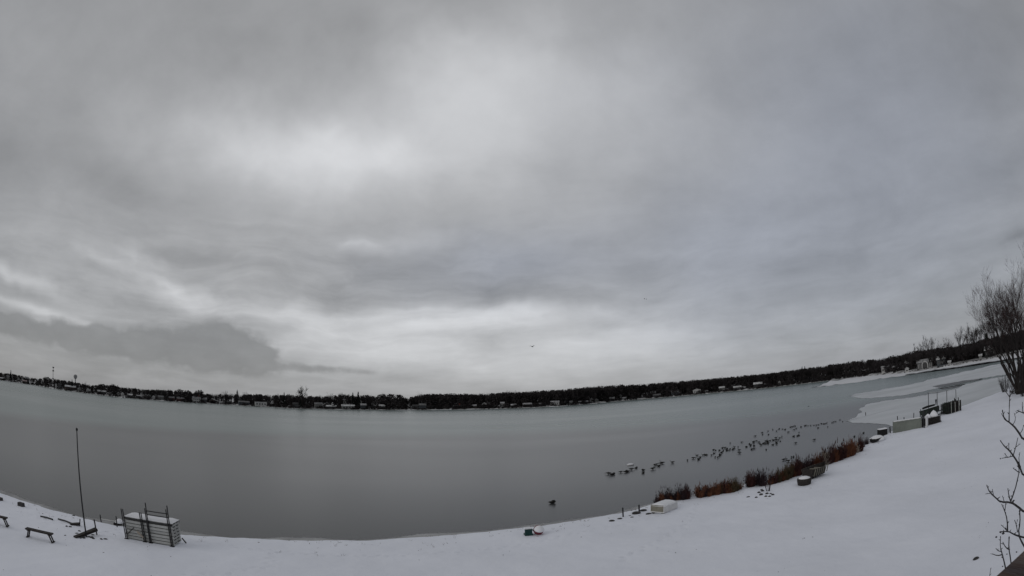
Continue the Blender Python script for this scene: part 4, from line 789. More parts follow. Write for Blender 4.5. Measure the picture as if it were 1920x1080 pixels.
# ------------------------------------------------------------------ reeds and shrubs along the bank
RMESH = {}
def reed_mesh(key, mt, n, wide, seed, plume=True):
    r = random.Random(seed); g = MB()
    for i in range(n):
        a = r.uniform(0, 6.28); rr = wide * math.sqrt(r.random()); x, y = rr * .55 * math.cos(a), rr * .55 * math.sin(a); h = r.uniform(.35, 1) ** 1.15 * (1 - .2 * (rr / wide) ** 2) * (.8 + .25 * math.sin(a * 2 + seed))
        ex, ey = rr * math.cos(a) + r.gauss(0, .06), rr * math.sin(a) + r.gauss(0, .06); wd = .009
        ca, sa = math.cos(a + 1.2), math.sin(a + 1.2); mx_, my_ = (x + ex) / 2, (y + ey) / 2
        g.add([(x - wd * ca, y - wd * sa, 0), (x + wd * ca, y + wd * sa, 0), (mx_ + wd * ca, my_ + wd * sa, h * .6), (mx_ - wd * ca, my_ - wd * sa, h * .6), (ex, ey, h)], [(0, 1, 2, 3), (3, 2, 4)])
        if plume and r.random() < .45:
            s = .022; g.add([(ex - s, ey, h * .86), (ex + s, ey, h * .86), (ex + r.gauss(0, .02), ey + r.gauss(0, .02), h * 1.02), (ex, ey - s, h * .82)], [(0, 1, 2), (0, 3, 2), (1, 3, 2)])
    RMESH[key] = g.mesh('reeds_' + key, MT[mt])
for i, (m_, n_) in enumerate([('r1', 330), ('r2', 380), ('r3', 330), ('r4', 200), ('r5', 90)]):
    for q in range(2): reed_mesh(f'{m_}{q}', m_, n_, .42, 40 + i * 3 + q)
WORD = dict(r1='rust red', r2='dark maroon', r3='olive brown', r4='plum coloured twiggy', r5='bleached tan')
RD0 = [(1232, 946, 22, 'r4'), (1241, 943, 26, 'r1'), (1249, 941, 32, 'r4'), (1257, 940, 26, 'r2'), (1264, 939, 30, 'r4'), (1272, 938, 26, 'r1'), (1281, 937, 38, 'r4'), (1289, 936, 32, 'r2'), 
      (1315, 933, 28, 'r1'), (1323, 932, 30, 'r4'), (1331, 931, 28, 'r1'), (1339, 929, 30, 'r1'), (1346, 928, 32, 'r2'), (1353, 926, 30, 'r3'), (1360, 925, 33, 'r2'), (1367, 924, 34, 'r2'), (1374, 923, 34, 'r3'), (1381, 921, 32, 'r3'), (1388, 918, 28, 'r2'), (1394, 914, 14, 'r5'),
      (1409, 913, 30, 'r2'), (1416, 912, 14, 'r5'), (1430, 911, 36, 'r4'), (1438, 910, 18, 'r5'), (1446, 909, 26, 'r2'), (1453, 907, 34, 'r2'), (1461, 905, 36, 'r3'), (1468, 902, 36, 'r2'), (1475, 900, 34, 'r3'), (1482, 897, 36, 'r3'), (1489, 894, 40, 'r2'), (1496, 892, 36, 'r2'), (1502, 890, 28, 'r3'),
      (1509, 888, 38, 'r4'), (1515, 886, 32, 'r2'), (1521, 884, 34, 'r2'), (1528, 881, 40, 'r2'), (1535, 878, 38, 'r1'), (1541, 876, 34, 'r2'), (1548, 872, 32, 'r5'), (1554, 870, 34, 'r2'), (1561, 868, 36, 'r2'), (1568, 866, 34, 'r1'), (1575, 863, 34, 'r2'), (1582, 860, 34, 'r2'), (1589, 858, 34, 'r2'), (1596, 855, 32, 'r1'), (1603, 852, 30, 'r2'), (1609, 849, 26, 'r5'), (1614, 847, 22, 'r2'), (1620, 838, 14, 'r4'), (1627, 833, 14, 'r4'), (1635, 829, 12, 'r4'), (1615, 846, 30, 'r2')]
RD = [q if q[3] != 'r2' or i % 3 else (q[0], q[1], q[2] * .85, 'r1') for i, q in enumerate(RD0)]
def stretch_name(x): return 'behind the white box' if x < 1300 else 'left of the fire ring' if x < 1400 else 'behind the fire ring' if x < 1480 else 'behind the rowing boat' if x < 1560 else 'at the far right end'
for i, (x, y, hp, m_) in enumerate(RD):
    p = on(x, y); p.y += .15; p.z = bank(p.x, p.y) - .05; d = math.hypot(p.x, p.y); h = hp / 985 * d * rnd.uniform(.78, 1.28); wf = rnd.uniform(.6, .95)
    o = inst('reed_clump', RMESH[m_ + str(i % 2)], None, p, rnd.uniform(0, 6.28), (h * wf, h * wf, h))
    side_ = ['left', 'middle', 'right'][min(2, int(((x - 1225) % 90) / 30))]; tag(o, f"{'tall' if h > 1.25 else 'low'} {WORD[m_]} reed clump {stretch_name(x)}, {side_} part", 'reeds', 'reed clumps along the near water edge')
    if hp > 24 and m_ != 'r5' and i % 3:
        p2 = p + Vector((rnd.uniform(-.4, .4), rnd.uniform(.1, .7), 0)); p2.z = max(-.02, bank(p2.x, p2.y) - .05)
        o = inst('reed_clump', RMESH[m_ + str((i + 1) % 2)], None, p2, rnd.uniform(0, 6.28), (h * wf, h * wf, h * rnd.uniform(.55, .85))); tag(o, f"{WORD[m_]} reeds in the rear row {stretch_name(x)}, {side_} part", 'reeds', 'reed clumps along the near water edge')
# fire ring of stones with twigs
FRG = [(1423, 924), (1427, 928), (1430, 921), (1438, 926), (1445, 926), (1449, 928), (1436, 931), (1418, 933), (1428, 919), (1443, 931)]
for i, (x, y) in enumerate(FRG):
    s = rnd.uniform(.06, .12); g = MB().lathe([(s, 0), (s * 1.15, s * .5), (s * .7, s * 1.0), (s * .1, s * 1.1)], (0, 0, -.03), 7)
    tag(g.build('stone', MT['stone'], loc=on(x, y)), f"dark stone at the {'left' if x < 1427 else 'right' if x > 1442 else 'back' if y < 925 else 'front'} of the snowy fire ring, {['smaller', 'flatter', 'rounder'][i % 3]} one", 'stone', 'stones of the fire ring')
shrub(on(1440, 921), .7, .9, 'r4', 'thin leafless twigs sticking up beside the fire ring', n=10)

# dark tub and old rowing boat with snow
p = on(1508, 908); t = thing('wooden_tub', p, 'low dark tub with a cap of snow left of the rowing boat', 'tub', rz=.5)
MB().lathe([(.46, 0), (.52, .3), (.5, .42), (.44, .42), (.42, .3)], n=14).build('tub', MT['wood'], t, smooth=False); MB().lathe([(.44, .36), (.4, .46), (.2, .54), (.02, .56)], n=12).build('snow', MT['snowcap'], t, smooth=True)
def boat(p, rz, L, W, hh, mt, label, snow=True, thw=4, name='rowing_boat'):
    t = thing(name, p, label, 'boat', rz=rz); g = MB(); n = 12; ring = []
    for i in range(n + 1):
        u = i / n; wd = W / 2 * (math.sin(math.pi * min(1, u * .62 + .38)) ** .7 if u > .0 else .8); wd = W / 2 * max(.06, (1 - max(0, (u - .45) / .55) ** 2.2)) * (.82 + .18 * min(1, u * 3)); sh_ = hh * (1 + .25 * (u - .4) ** 2 * 2)
        x = (u - .5) * L
        ring.append([(x, -wd, sh_), (x, -wd * .78, hh * .3), (x, 0, .0), (x, wd * .78, hh * .3), (x, wd, sh_), (x, wd - .035, sh_), (x, wd * .74, hh * .36), (x, 0, .06), (x, -wd * .74, hh * .36), (x, -wd + .035, sh_)])
    o = 0
    for i, r in enumerate(ring):
        g.v += r
        if i:
            for j in range(10): g.f.append((o - 10 + j, o - 10 + (j + 1) % 10, o + (j + 1) % 10, o + j))
        o += 10
    g.f.append(tuple(range(5))); g.build('hull', MT[mt], t)
    for k in range(thw): MB().box((-L * .36 + k * L * .66 / thw, 0, hh * .8), (.16, W * .84 * (1 if k < thw - 1 else .75), .04)).build('thwart', MT['tan'], t)
    if snow:
        g = MB(); nn = 16
        for i in range(nn + 1):
            u = i / nn; x = (u - .5) * L * .92; wd = W / 2 * .72 * max(.1, (1 - max(0, (u - .45) / .55) ** 2.2))
            for q in (-1, -.5, 0, .5, 1): g.v.append((x, q * wd, hh * .45 + .12 * (1 - q * q) + .04 * mnoise.noise(Vector((x * 3, q * 2, 0)))))
        g.f = [(i * 5 + j, i * 5 + j + 1, (i + 1) * 5 + j + 1, (i + 1) * 5 + j) for i in range(nn) for j in range(4)]; g.build('snow', MT['snowcap'], t, smooth=True)
    return t
a, b = on(1518, 901), on(1551, 889); d = b - a; m_ = (a + b) / 2; m_.y += .35; m_.z = bank(m_.x, m_.y); print('boat', d.length)
rb = boat(m_, math.atan2(d.y, d.x), d.length, 1.2, .72, 'wood', 'dark old wooden rowing boat with snow between its thwarts')
for q in range(7):
    x_ = -d.length * .42 + q * d.length * .12
    for s_2 in (-1, 1): plank(MB(), (x_, s_2 * .47, .24), (x_, s_2 * .60, .74), .05, .04).build('rib', MT['tan'], rb)
a, b = on(1641, 831), on(1661, 822); d = b - a; m_ = (a + b) / 2; m_.y += .4; m_.z = bank(m_.x, m_.y) - .02
boat(m_, math.atan2(d.y, d.x), max(2, d.length), 1.0, .35, 'black', 'small dinghy heaped with snow at the water near the reed end', thw=0)
# more snow heaped
tag(MB().lathe([(.9, 0), (.8, .25), (.4, .45), (.05, .5)], n=16).build('snow_heap', MT['snowcap'], loc=m_ + Vector((0, .2, .05)), smooth=True), 'rounded heap of snow filling the small dinghy', 'snow')
# dark box and post
a, b = on(1650, 819), on(1665, 814); d = b - a; rz3 = math.atan2(d.y, d.x); t = thing('dock_box', (a + b) / 2 + Vector((0, .3, 0)), 'dark low box with snow lid left of the long grey boat cover', 'box', rz=rz3)
MB().box((0, 0, .33), (d.length, .7, .66)).build('body', MT['black'], t); MB().box((0, 0, .70), (d.length * 1.02, .74, .07)).build('snow', MT['snowcap'], t)
post(1669.5, 812, 1668.5, 800.5, .07, 'stout dark post between the dark box and the long grey boat cover'); 
# long grey covered boat lift
a, b = on(1674, 812), on(1728, 802); d = b - a; d.z = 0; L3 = d.length; rz3 = math.atan2(d.y, d.x); h3 = above(b, 1728, 783).z - b.z; print('cover', L3, h3)
o = (a + b) / 2 + Vector((-math.sin(rz3), math.cos(rz3), 0)) * .8; o.z = bank(o.x, o.y); t = thing('boat_cover', o, 'long pale grey green cover over a stored boat on the bank', 'boat cover', rz=rz3)
g = MB(); nn = 18
prof = [(-.8, -.1), (-.84, .5), (-.78, .85), (-.3, 1.0), (.3, 1.0), (.78, .85), (.84, .5), (.8, -.1)]
for i in range(nn + 1):
    x = (i / nn - .5) * L3
    for (yy, zz) in prof: g.v.append((x, yy + .02 * math.sin(i * 2.3 + zz * 5), zz * h3 * (1 - .03 * math.sin(i * 1.1) ** 2)))
k = len(prof); g.f = [(i * k + j, (i + 1) * k + j, (i + 1) * k + j + 1, i * k + j + 1) for i in range(nn) for j in range(k - 1)] + [tuple(range(k)), tuple(nn * k + j for j in range(k))[::-1]]
g.build('cover', MT['tarp'], t, smooth=False); MB().box((0, .1, h3 + .0), (L3 * .96, .7, .05)).build('snow', MT['snowcap'], t)
MB().box((L3 / 2 + .12, -.1, h3 * .48), (.16, 1.5, h3 * .96)).build('end_frame', MT['black'], t)
post(1733, 802, 1731.5, 771, .085, 'tall dark post at the right end of the grey boat cover'); 
tag(MB().box((0, 0, .55), (.5, .12, 1.1), .4).build('white_board', MT['white'], loc=on(1738, 801)), 'upright white board beside the tall dark post', 'board')
for (x, y, tx, ty, lab) in [(1683, 787, 1682.5, 780, 'faint short post in the ice behind the left of the boat cover'), (1695, 787, 1695, 782, 'small dark stub in the ice behind the boat cover'), (1713, 784, 1713.5, 774, 'dark short post in the ice behind the boat cover'), (1725, 782, 1726.5, 767, 'leaning dark post in the ice behind the right of the cover'), (1623, 779, 1623, 773, 'lone small post standing in the snowy ice')]:
    p = at(x, y, .02); tp = above(p, tx, ty); tag(MB().tube([(0, 0, -.1), tp - p], .06, 6).build('ice_post', MT['pipe'], loc=p), lab, 'post')
# heaped dark table with snow
a, b = on(1740, 798), on(1766, 791); d = b - a; d.z = 0; L4 = d.length; rz4 = math.atan2(d.y, d.x); o = (a + b) / 2 + Vector((-math.sin(rz4), math.cos(rz4), 0)) * .7; o.z = bank(o.x, o.y)
t = thing('lumber_stack', o, 'dark stack of old lumber under two peaks of snow beside the boat lift', 'lumber', rz=rz4)
for q in range(5):
    for s in (-.5, 0, .5): MB().box((rnd.uniform(-.06, .06), s, .09 + q * .15), (L4 * (1 - .03 * q), .36, .10)).build('board', MT['wood'], t)
    if q < 4:
        for s in (-1, 1): MB().box((s * L4 * .36, 0, .165 + q * .15), (.1, 1.3, .045)).build('spacer', MT['black'], t)
g = MB().lathe([(.62, 0), (.5, .2), (.28, .5), (.04, .66)], (L4 * .16, 0, .76), 10); g.build('snow', MT['snowcap'], t, smooth=True); MB().lathe([(.45, 0), (.3, .25), (.04, .42)], (-L4 * .25, 0, .76), 10).build('snow', MT['snowcap'], t, smooth=True)
# boat lift: four tall posts, canopy rails, hull slung between
a, b = on(1742, 786), on(1793, 768); d = b - a; d.z = 0; L5 = d.length; rz5 = math.atan2(d.y, d.x); uy5 = Vector((-math.sin(rz5), math.cos(rz5), 0)); o = (a + b) / 2 + uy5 * 1.2; o.z = .05
t = thing('boat_lift', o, 'boat lift with four thin tall posts at the edge of the bank', 'boat lift', rz=rz5); print('lift', L5)
inv = Matrix.Rotation(-rz5, 3, 'Z'); pp = []
for (bx_, by_, tx_, ty_) in [(1741, 787, 1740.5, 736), (1757.5, 783, 1757, 735), (1775.5, 777, 1775, 732), (1793, 771, 1792, 730)]:
    q = on(bx_, by_); u = above(q, tx_, ty_); pp.append(inv @ (u - o)); MB().tube([inv @ (q - o) + Vector((0, 0, -.15)), inv @ (u - o)], .045, 6).build('post', MT['pipe'], t)
tops = [v_.z + o.z for v_ in pp]
MB().tube([pp[0], pp[1], pp[2], pp[3]], .018, 5).build('canopy_rail', MT['alu'], t)
MB().tube([(-L5 / 2, -1.2, .35), (L5 / 2, -1.2, .35)], .07, 6).build('lower_beam', MT['pipe'], t); MB().tube([(-L5 / 2, 1.0, .35), (L5 / 2, 1.0, .35)], .07, 6).build('lower_beam', MT['pipe'], t)
MB().tube([(-L5 * .17, -.8, 2.1), (-L5 * .17, -.85, 2.15), (-L5 * .17, -.8, 1.5)], [.1, .13, .06], 8).build('winch', MT['pipe'], t)
p = o + Vector((-math.cos(rz5) * L5 * .16, -math.sin(rz5) * L5 * .16, .5)); boat(p, rz5, L5 * .55, 1.7, .6, 'tarpd', 'dark boat hull hanging in the lift with snow on it', thw=1, name='lifted_boat')
tag(MB().tube([(-L5 * .2, 0, 0), (-L5 * .05, 0, .04), (L5 * .2, 0, .0)], [.12, .14, .11], 9).build('canvas_roll', MT['black'], loc=o + Vector((-math.cos(rz5) * L5 * .25, -math.sin(rz5) * L5 * .25, 1.45))), 'rolled black canvas lying across the boat lift', 'canvas').rotation_euler[2] = rz5
# dark dock sections standing on edge at the right of the lift
for i in range(7):
    f = 1772 + i * 3.6; p = on(f, 777 - i * 1.1); tp = above(p, f, 756 - i * .9 + rnd.uniform(-1, 1)); hh = tp.z - p.z
    t = thing('upright_dock_section', p, f"{['first', 'second', 'third', 'fourth', 'fifth', 'sixth', 'last'][i]} dark dock panel from the left, standing on edge beside the boat lift", 'dock panel', 'dock panels standing on edge', rz5 + 1.25)
    for q in range(7): MB().box((-.8 + q * .267, 0, hh / 2), (.15, .05, hh * (.98 - .04 * rnd.random())), 0, rnd.gauss(0, .01)).build('slat', MT['tarpd' if i < 3 else 'wood'], t)
    for q in (.2, .8): MB().box((0, .045, hh * q), (1.9, .035, .08)).build('cross_rail', MT['wood'], t)
    for q in (-.9, .9): MB().box((q, -.06, hh / 2), (.07, .05, hh)).build('edge_rail', MT['alu' if i % 2 else 'pipe'], t)
post(1799.5, 770, 1796.5, 745, .06, 'right leaning post of the crossed pair at the end of the dock panels'); post(1800, 769, 1790.5, 748, .06, 'long slanting post of the crossed pair at the end of the dock panels'); post(1790, 772, 1789.5, 746, .06, 'upright post left of the crossed pair beside the dock panels')

# ------------------------------------------------------------------ geese
def goose_mesh(pose):
    g = MB(); n = 8; prof = [(-.36, .02, .20), (-.28, .07, .19), (-.12, .13, .17), (.05, .145, .165), (.18, .11, .18), (.27, .05, .21)]
    o = 0; rings = []
    for x, r, z in prof: rings.append([(x, r * math.cos(6.283 * j / n), z + r * .85 * math.sin(6.283 * j / n)) for j in range(n)])
    if pose == 0: neck = [(.25, .055, .24), (.30, .042, .34), (.30, .035, .44), (.33, .045, .50), (.40, .030, .50), (.45, .008, .485)]
    elif pose == 1: neck = [(.26, .055, .20), (.33, .042, .20), (.38, .035, .16), (.43, .042, .12), (.48, .012, .09)]
    else: neck = [(.22, .06, .26), (.16, .05, .32), (.08, .05, .33), (-.02, .03, .33), (-.08, .01, .32)]
    for x, r, z in neck: rings.append([(x + (r * math.sin(6.283 * j / n) * .6 if pose == 0 else 0), r * math.cos(6.283 * j / n), z + r * math.sin(6.283 * j / n)) for j in range(n)])
    for i, r in enumerate(rings):
        g.v += r
        if i:
            for j in range(n): g.f.append((o - n + j, o - n + (j + 1) % n, o + (j + 1) % n, o + j))
        o += n
    g.f.append(tuple(range(n))[::-1]); g.f.append(tuple(o - n + j for j in range(n)))
    dz = -.06 if pose == 2 else 0
    if pose < 2:
        for s in (-1, 1): g.tube([(-.02, s * .06, .08), (0, s * .06, 0)], .012, 4); g.box((.03, s * .06, .006), (.08, .05, .012))
    g.v = [(a, b, c + dz) for a, b, c in g.v]; return g.mesh('goose', MT['goose'], smooth=True)
GM = [goose_mesh(i) for i in range(3)]
GL = [(1141, 889), (1147, 891), (1150, 889.5), (1164, 886), (1173, 886), (1176, 885), (1184, 881), (1193, 878), (1206, 882), (1206, 887.5), (1224, 880), (1228, 872.5), (1231, 871.5), (1235, 874.5), (1239, 870), (1242, 869), (1261, 868), (1289, 864), (1300, 860), (1307, 855), (1310, 862), (1313, 858), (1318, 854), (1322, 853.5), (1325, 853.5),
      (1334, 854), (1341, 858), (1346, 858.5), (1350, 854), (1353, 849), (1338, 844), (1342, 845), (1349, 845), (1356, 846), (1363, 842), (1367, 845), (1369, 843), (1376, 842.5), (1386, 845), (1411, 843), (1414, 842), (1469.5, 863), (1474, 862), (1478, 865.5), (1405, 833), (1407, 835), (1413, 832), (1413, 829), (1423, 830), (1425, 832), (1427, 835), (1432, 832), (1438, 827), (1436, 828), (1444, 827), (1450, 826), (1449, 834.5), (1456, 833.5), (1455, 822), (1459, 826), (1462, 822), (1466, 820), (1463, 828), (1416, 818.5), (1429, 812), (1430, 815.5), (1440, 809), (1441, 815.5), (1449, 806), (1456, 809), (1461, 805), (1467, 805), (1472, 806), (1478, 811), (1482, 801.5), (1485, 801), (1488, 800), (1491, 799.5), (1489, 806.5), (1493, 804), (1498, 811.5), (1498, 817), (1495, 818), (1488, 819), (1492, 831.5), (1527, 825.5), (1502, 801), (1509, 799), (1511, 798.5), (1515, 799), (1520, 798.5), (1526, 798), (1531, 798), (1535, 797), (1540, 795), (1544, 795.5), (1547, 795), (1560, 793), (1563, 792), (1567, 791), (1575, 788), (1580, 791), (1516, 762.5), (1602, 819.5), (1619, 812.5), (1544, 849.5), (1484, 858), (1488, 857.5), (1534, 803), (1552, 801), (1550, 794)]
for i in range(26):
    t_ = rnd.random(); GL.append((1340 + 118 * t_ + rnd.gauss(0, 3), 850 - 26 * t_ + rnd.gauss(0, 5)))
GSTR = [(1250, 'in the straggling left line'), (1330, 'in the loose group above the box'), (1420, 'in the flock above the fire ring'), (1500, 'in the flock before the snowy ice'), (2000, 'in the line to the snowy ice')]
for i, (x, y) in enumerate(GL):
    p = at(x, y, .0); pose = rnd.choice([0, 1, 1, 2, 2, 2]); s = rnd.uniform(.50, .70) * (1.15 if x < 1250 else 1); s = (s, s, s * .85)
    where = next(w_ for lim, w_ in GSTR if x < lim); p.z = .002
    line_ = 893 - (x - 1140) * .235; where = where + (', nearer side' if y > line_ else ', farther side')
    sub_ = 'left end ' if (x % 90) < 30 else 'middle ' if (x % 90) < 60 else 'right end '; where = where.replace('in the ', 'at ' + sub_ + 'of ', 1)
    if abs(x - 1516) < 1 and y < 770: where = 'alone far out by the upper snow tongue'
    if abs(x - 1527) < 1 or abs(x - 1544) < 1 and y > 840: where = 'apart from the flock towards the reeds'
    o = inst('goose', GM[pose], None, p, rnd.choice([0, 3.14]) + rnd.gauss(.2, .5), s); tag(o, f"goose {['upright', 'reaching down', 'with tucked head'][pose]} {where}", 'goose', 'geese resting on the lake')
p = at(1036, 943.5, .002); o = inst('goose', GM[2], None, p, .05, (.85, .8, .75)); tag(o, 'lone dark goose floating apart nearest the ball on the near bank', 'goose')
p = at(1182, 872, .002); g = MB().lathe([(.3, 0), (.32, .08), (.2, .16), (.03, .18)], n=12); g.v = [(a * 1.2, b * .6, c) for a, b, c in g.v]; tag(g.build('ice_lump', MT['snowcap'], loc=p, smooth=True), 'pale lump of ice among the leftmost geese', 'ice')
# flying birds
def bird(px, py, dist, s, label, rz):
    p = ray(px, py) * dist + Vector((0, 0, H)); t = thing('flying_bird', p, label, 'bird', None, rz)
    g = MB(); n = 6; prof = [(-.3, .02), (-.1, .09), (.1, .09), (.25, .04), (.42, .03), (.5, .005)]
    for x, r in prof: g.v += [(x * s, r * s * math.cos(6.283 * j / n), r * s * math.sin(6.283 * j / n)) for j in range(n)]
    g.f = [(i * n + j, i * n + (j + 1) % n, (i + 1) * n + (j + 1) % n, (i + 1) * n + j) for i in range(5) for j in range(n)]; g.build('body', MT['goose'], t, smooth=True)
    for sg in (-1, 1):
        MB().add([(.12 * s, sg * .05 * s, .03 * s), (-.12 * s, sg * .05 * s, .03 * s), (-.08 * s, sg * .4 * s, .22 * s), (.1 * s, sg * .42 * s, .23 * s), (-.05 * s, sg * .8 * s, .12 * s), (.02 * s, sg * .82 * s, .13 * s), (.12 * s, sg * .05 * s, .0), (-.12 * s, sg * .05 * s, .0), (-.08 * s, sg * .4 * s, .20 * s), (.1 * s, sg * .42 * s, .21 * s)],
                 [(0, 1, 2, 3), (3, 2, 4, 5), (9, 8, 7, 6), (0, 3, 9, 6), (1, 7, 8, 2), (5, 4, 8, 9)]).build('wing', MT['goose'], t)
bird(998, 650, 90, .8, 'dark bird in flight low above the middle of the lake', .9); bird(1208.5, 560.5, 120, .5, 'small dark bird in flight higher up right of the other', -.5); bird(1212, 561, 124, .4, 'faint tiny bird beside the higher flying one', .3)

# ------------------------------------------------------------------ dead leaf specks on the snow
g = MB()
for i in range(900):
    x = rnd.uniform(-30, 40); y = rnd.uniform(8, ys(x) - .5)
    if mnoise.noise(Vector((x * .2, y * .2, 11))) < .05: continue
    z = bank(x, y) + .012; s = rnd.uniform(.012, .04); a = rnd.uniform(0, 6.28); g.add([(x + s * math.cos(a), y + s * math.sin(a), z), (x + s * math.cos(a + 2), y + s * math.sin(a + 2), z + s * .5), (x + s * math.cos(a + 4.2), y + s * math.sin(a + 4.2), z + .01)], [(0, 1, 2)])
tag(g.build('dead_leaves', MT['r4']), 'scattered dead leaf specks on the snow', 'leaves', kind='stuff')

g = MB()
for i in range(420):
    x = rnd.uniform(-32, 38); dd_ = abs(rnd.gauss(0, 1.6)) + .25
    if mnoise.noise(Vector((x * .35, 2.7, 0))) < .0 and i % 5: continue
    y = ys(x) - dd_; z = bank(x, y) - .01
    for q in range(rnd.randint(2, 5)):
        x_, y_ = x + rnd.gauss(0, .05), y + rnd.gauss(0, .05); tri_blade(g, (x_, y_, z), (x_ + rnd.gauss(0, .05), y_ + rnd.gauss(0, .05), z + rnd.uniform(.05, .16)), .006)
tag(g.build('grass_tips', MT['r3'], loc=(0, 0, 0)), 'sparse dry grass tips poking through the snow by the water', 'grass', kind='stuff')
# ------------------------------------------------------------------ sapling by the deck, branches reaching in at the right
def near(px, py, d): return ray(px, py).normalized() * d + Vector((0, 0, H))
TR0 = near(2010, 900, 4.3); tz = bank(TR0.x, TR0.y)
t = thing('sapling', (TR0.x, TR0.y, tz), 'bare sapling whose knobbly twigs reach in from the right edge', 'sapling'); org = Vector((TR0.x, TR0.y, tz))
trunk_top = Vector((TR0.x, TR0.y, H + .55)); MB().tube([(0, 0, -.1), (.03, .02, 2), (-.02, 0, 4.5), trunk_top - org], [.06, .05, .036, .015], 8).build('trunk', MT['nearbark'], t)
def tpt(z): return Vector((TR0.x, TR0.y, z))
BR = [ # polyline, distance, width px (start end)
 ([(1920, 828), (1906, 805), (1895, 793), (1883, 786), (1880, 772)], 4.0, 4.5, 1.8), ([(1892, 791), (1893, 770), (1893, 744)], 4.0, 2.6, 1.6), ([(1893, 744), (1884, 733), (1876, 721)], 4.0, 1.7, .9), ([(1893, 744), (1899, 735), (1901, 728)], 4.0, 1.4, .8), ([(1899, 797), (1904, 786), (1902, 776)], 4.0, 1.6, .9), ([(1912, 814), (1918, 806), (1919, 798)], 4.0, 1.6, .9), ([(1884, 787), (1878, 776)], 4.0, 1.5, .8),
 ([(1934, 780), (1916, 773), (1908, 770)], 4.1, 3, 1.2), ([(1918, 774), (1916, 762), (1917, 755)], 4.1, 1.8, .9), ([(1911, 771), (1905, 775)], 4.1, 1.4, .8),
 ([(1920, 897), (1909, 869), (1900, 855), (1892, 843), (1883, 837), (1877, 828)], 4.05, 4.2, 1.6), ([(1900, 853), (1905, 838), (1908, 823)], 4.05, 2.4, 1.2), ([(1900, 855), (1892, 857), (1880, 859)], 4.05, 2, 1), ([(1892, 843), (1891, 832)], 4.05, 1.6, .9), ([(1905, 838), (1912, 833)], 4.05, 1.4, .8), ([(1889, 857), (1884, 851)], 4.05, 1.2, .8), ([(1914, 880), (1910, 862), (1912, 850)], 4.05, 2, 1),
 ([(1895, 940), (1903, 918), (1909, 897), (1911, 883), (1909, 873)], 4.1, 3, 1.5), ([(1911, 886), (1904, 881), (1900, 878)], 4.1, 1.7, .9),
 ([(1922, 962), (1907, 949), (1895, 941), (1876, 942), (1866, 933), (1856, 923), (1851, 912)], 3.9, 4.6, 1.6), ([(1863, 931), (1861, 919)], 3.9, 2, 1), ([(1895, 940), (1891, 930), (1890, 918)], 3.9, 2.6, 1.3), ([(1883, 941), (1880, 931)], 3.9, 1.6, .9), ([(1876, 942), (1871, 938)], 3.9, 1.8, 1), ([(1856, 925), (1849, 926)], 3.9, 1.2, .8), ([(1897, 941), (1902, 938)], 3.9, 1.6, 1),
 ([(1920, 1008), (1907, 1004), (1899, 1001), (1890, 996), (1877, 997)], 3.95, 4, 1.6), ([(1889, 996), (1888, 975), (1884, 958), (1879, 947)], 3.95, 3.2, 1.2), ([(1884, 958), (1886, 942)], 3.95, 2, 1.2), ([(1888, 995), (1883, 990), (1878, 985)], 3.95, 1.6, .9),
 ([(1925, 1030), (1918, 1020), (1909, 1001), (1912, 980), (1912, 960)], 3.85, 3.8, 2.2), ([(1908, 998), (1905, 984), (1903, 977)], 3.85, 2, 1.2), ([(1905, 985), (1908, 975)], 3.85, 1.2, .8),
 ([(1889, 1085), (1884, 1060), (1879, 1040), (1876, 1026), (1876, 1008)], 3.9, 3.6, 1.3), ([(1879, 1040), (1870, 1042), (1862, 1039)], 3.9, 2.4, 1), ([(1877, 1034), (1871, 1033), (1868, 1029)], 3.9, 1.6, .9),
 ([(1898, 1080), (1895, 1048), (1892, 1028), (1892, 1010)], 3.95, 3.2, 2), ([(1893, 1031), (1886, 1027), (1881, 1018)], 3.95, 2.4, 1.2), ([(1854, 1090), (1856, 1075), (1858, 1066)], 3.8, 1.6, .8)]
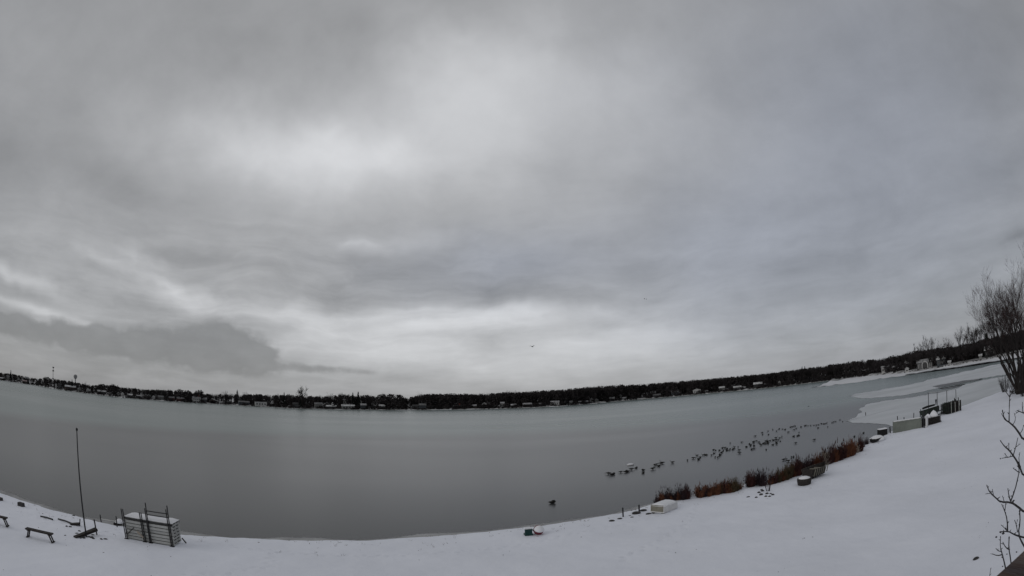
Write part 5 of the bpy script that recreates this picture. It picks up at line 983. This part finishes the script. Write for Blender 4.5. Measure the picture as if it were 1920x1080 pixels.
for i, (pl, d, w0, w1) in enumerate(BR):
    pts = []; 
    if pl[0][0] >= 1920: pts.append(tpt(near(*pl[0], d).z - .25))
    elif pl[0][1] >= 1078: pts.append(tpt(near(*pl[0], d).z - .9))
    lead = len(pts)
    for q, (x, y) in enumerate(pl):
        pts.append(near(x + .8 * math.sin(i * 3 + q * 2) * (0 < q < len(pl) - 1), y, d + .03 * math.sin(i + q)))
    # smooth once
    sm = [pts[0]]
    for a, b in zip(pts[:-1], pts[1:]): sm += [a.lerp(b, .3), a.lerp(b, .7)]
    sm.append(pts[-1]); k = len(sm); rr = [(w0 + (w1 - w0) * j / (k - 1)) * .5 / FPX * d * 1.05 for j in range(k)]
    g = MB().tube([p - org for p in sm], rr, 6)
    e = sm[-1] - org; r_ = rr[-1]; dr = (sm[-1] - sm[-2]).normalized(); g.tube([e - dr * r_, e + dr * r_ * 1.5, e + dr * r_ * 4.5], [r_, r_ * 1.6, r_ * .3], 6)      # end bud
    for q in range(2, k - 1, 2): g.tube([sm[q] - org, sm[q] - org + Vector((rnd.gauss(0, .012), rnd.gauss(0, .012), .012))], [rr[q] * 1.1, rr[q] * .35], 5)
    g.build('branch', MT['nearbark'], t)
for x, y, s in [(1868, 1007, 3), (1881, 1000, 4), (1876, 998, 3), (1886, 992, 2.5), (1888, 1039, 2), (1906, 1035, 2.4), (1896, 930, 2), (1900, 939, 2.6), (1876, 860, 2), (1880, 1062, 2)]:
    p = near(x, y, 3.95) - org; q = s / FPX * 3.95; g = MB().lathe([(q * .3, -q * .5), (q * .9, 0), (q * .3, q * .5)], p, 6); g.v = [(a, b, c) for a, b, c in g.v]; g.build('dead_leaf', MT['nearbark'], t)

# ------------------------------------------------------------------ corner of the deck handrail
zr = H - .42; a, b = at(1866, 1082, zr), at(1922, 1031, zr); e = (b - a); e.z = 0; e.normalize(); s = Vector((e.y, -e.x, 0))
if s.dot(Vector((-a.x, -a.y, 0))) < 0: s = -s
c0 = a - e * 1.0; c1 = b + e * .8; print('rail', a, b)
t = thing('deck_railing', (a.x, a.y, zr - .95), 'dark brown wooden handrail of the deck in the lower right corner', 'railing'); og = Vector((a.x, a.y, zr - .95))
m1 = (c0 + c1) / 2 + s * .07 - og; MB().box((m1.x, m1.y, .95 - .02), ((c1 - c0).length, .14, .04), math.atan2(e.y, e.x)).build('handrail', MT['rail'], t)
MB().box((m1.x, m1.y, .95 - .10), ((c1 - c0).length, .04, .09), math.atan2(e.y, e.x)).build('upper_rail', MT['rail'], t); MB().box((m1.x, m1.y, .08), ((c1 - c0).length, .04, .09), math.atan2(e.y, e.x)).build('lower_rail', MT['rail'], t)
LL = (c1 - c0).length
for i in range(int(LL / .12)):
    q = c0 + e * (.06 + i * .12) + s * .07 - og; MB().box((q.x, q.y, .465), (.035, .035, .68), math.atan2(e.y, e.x)).build('baluster', MT['rail'], t)
print('objects', len(bpy.data.objects), 'tris', sum(len(m.polygons) for m in bpy.data.meshes))
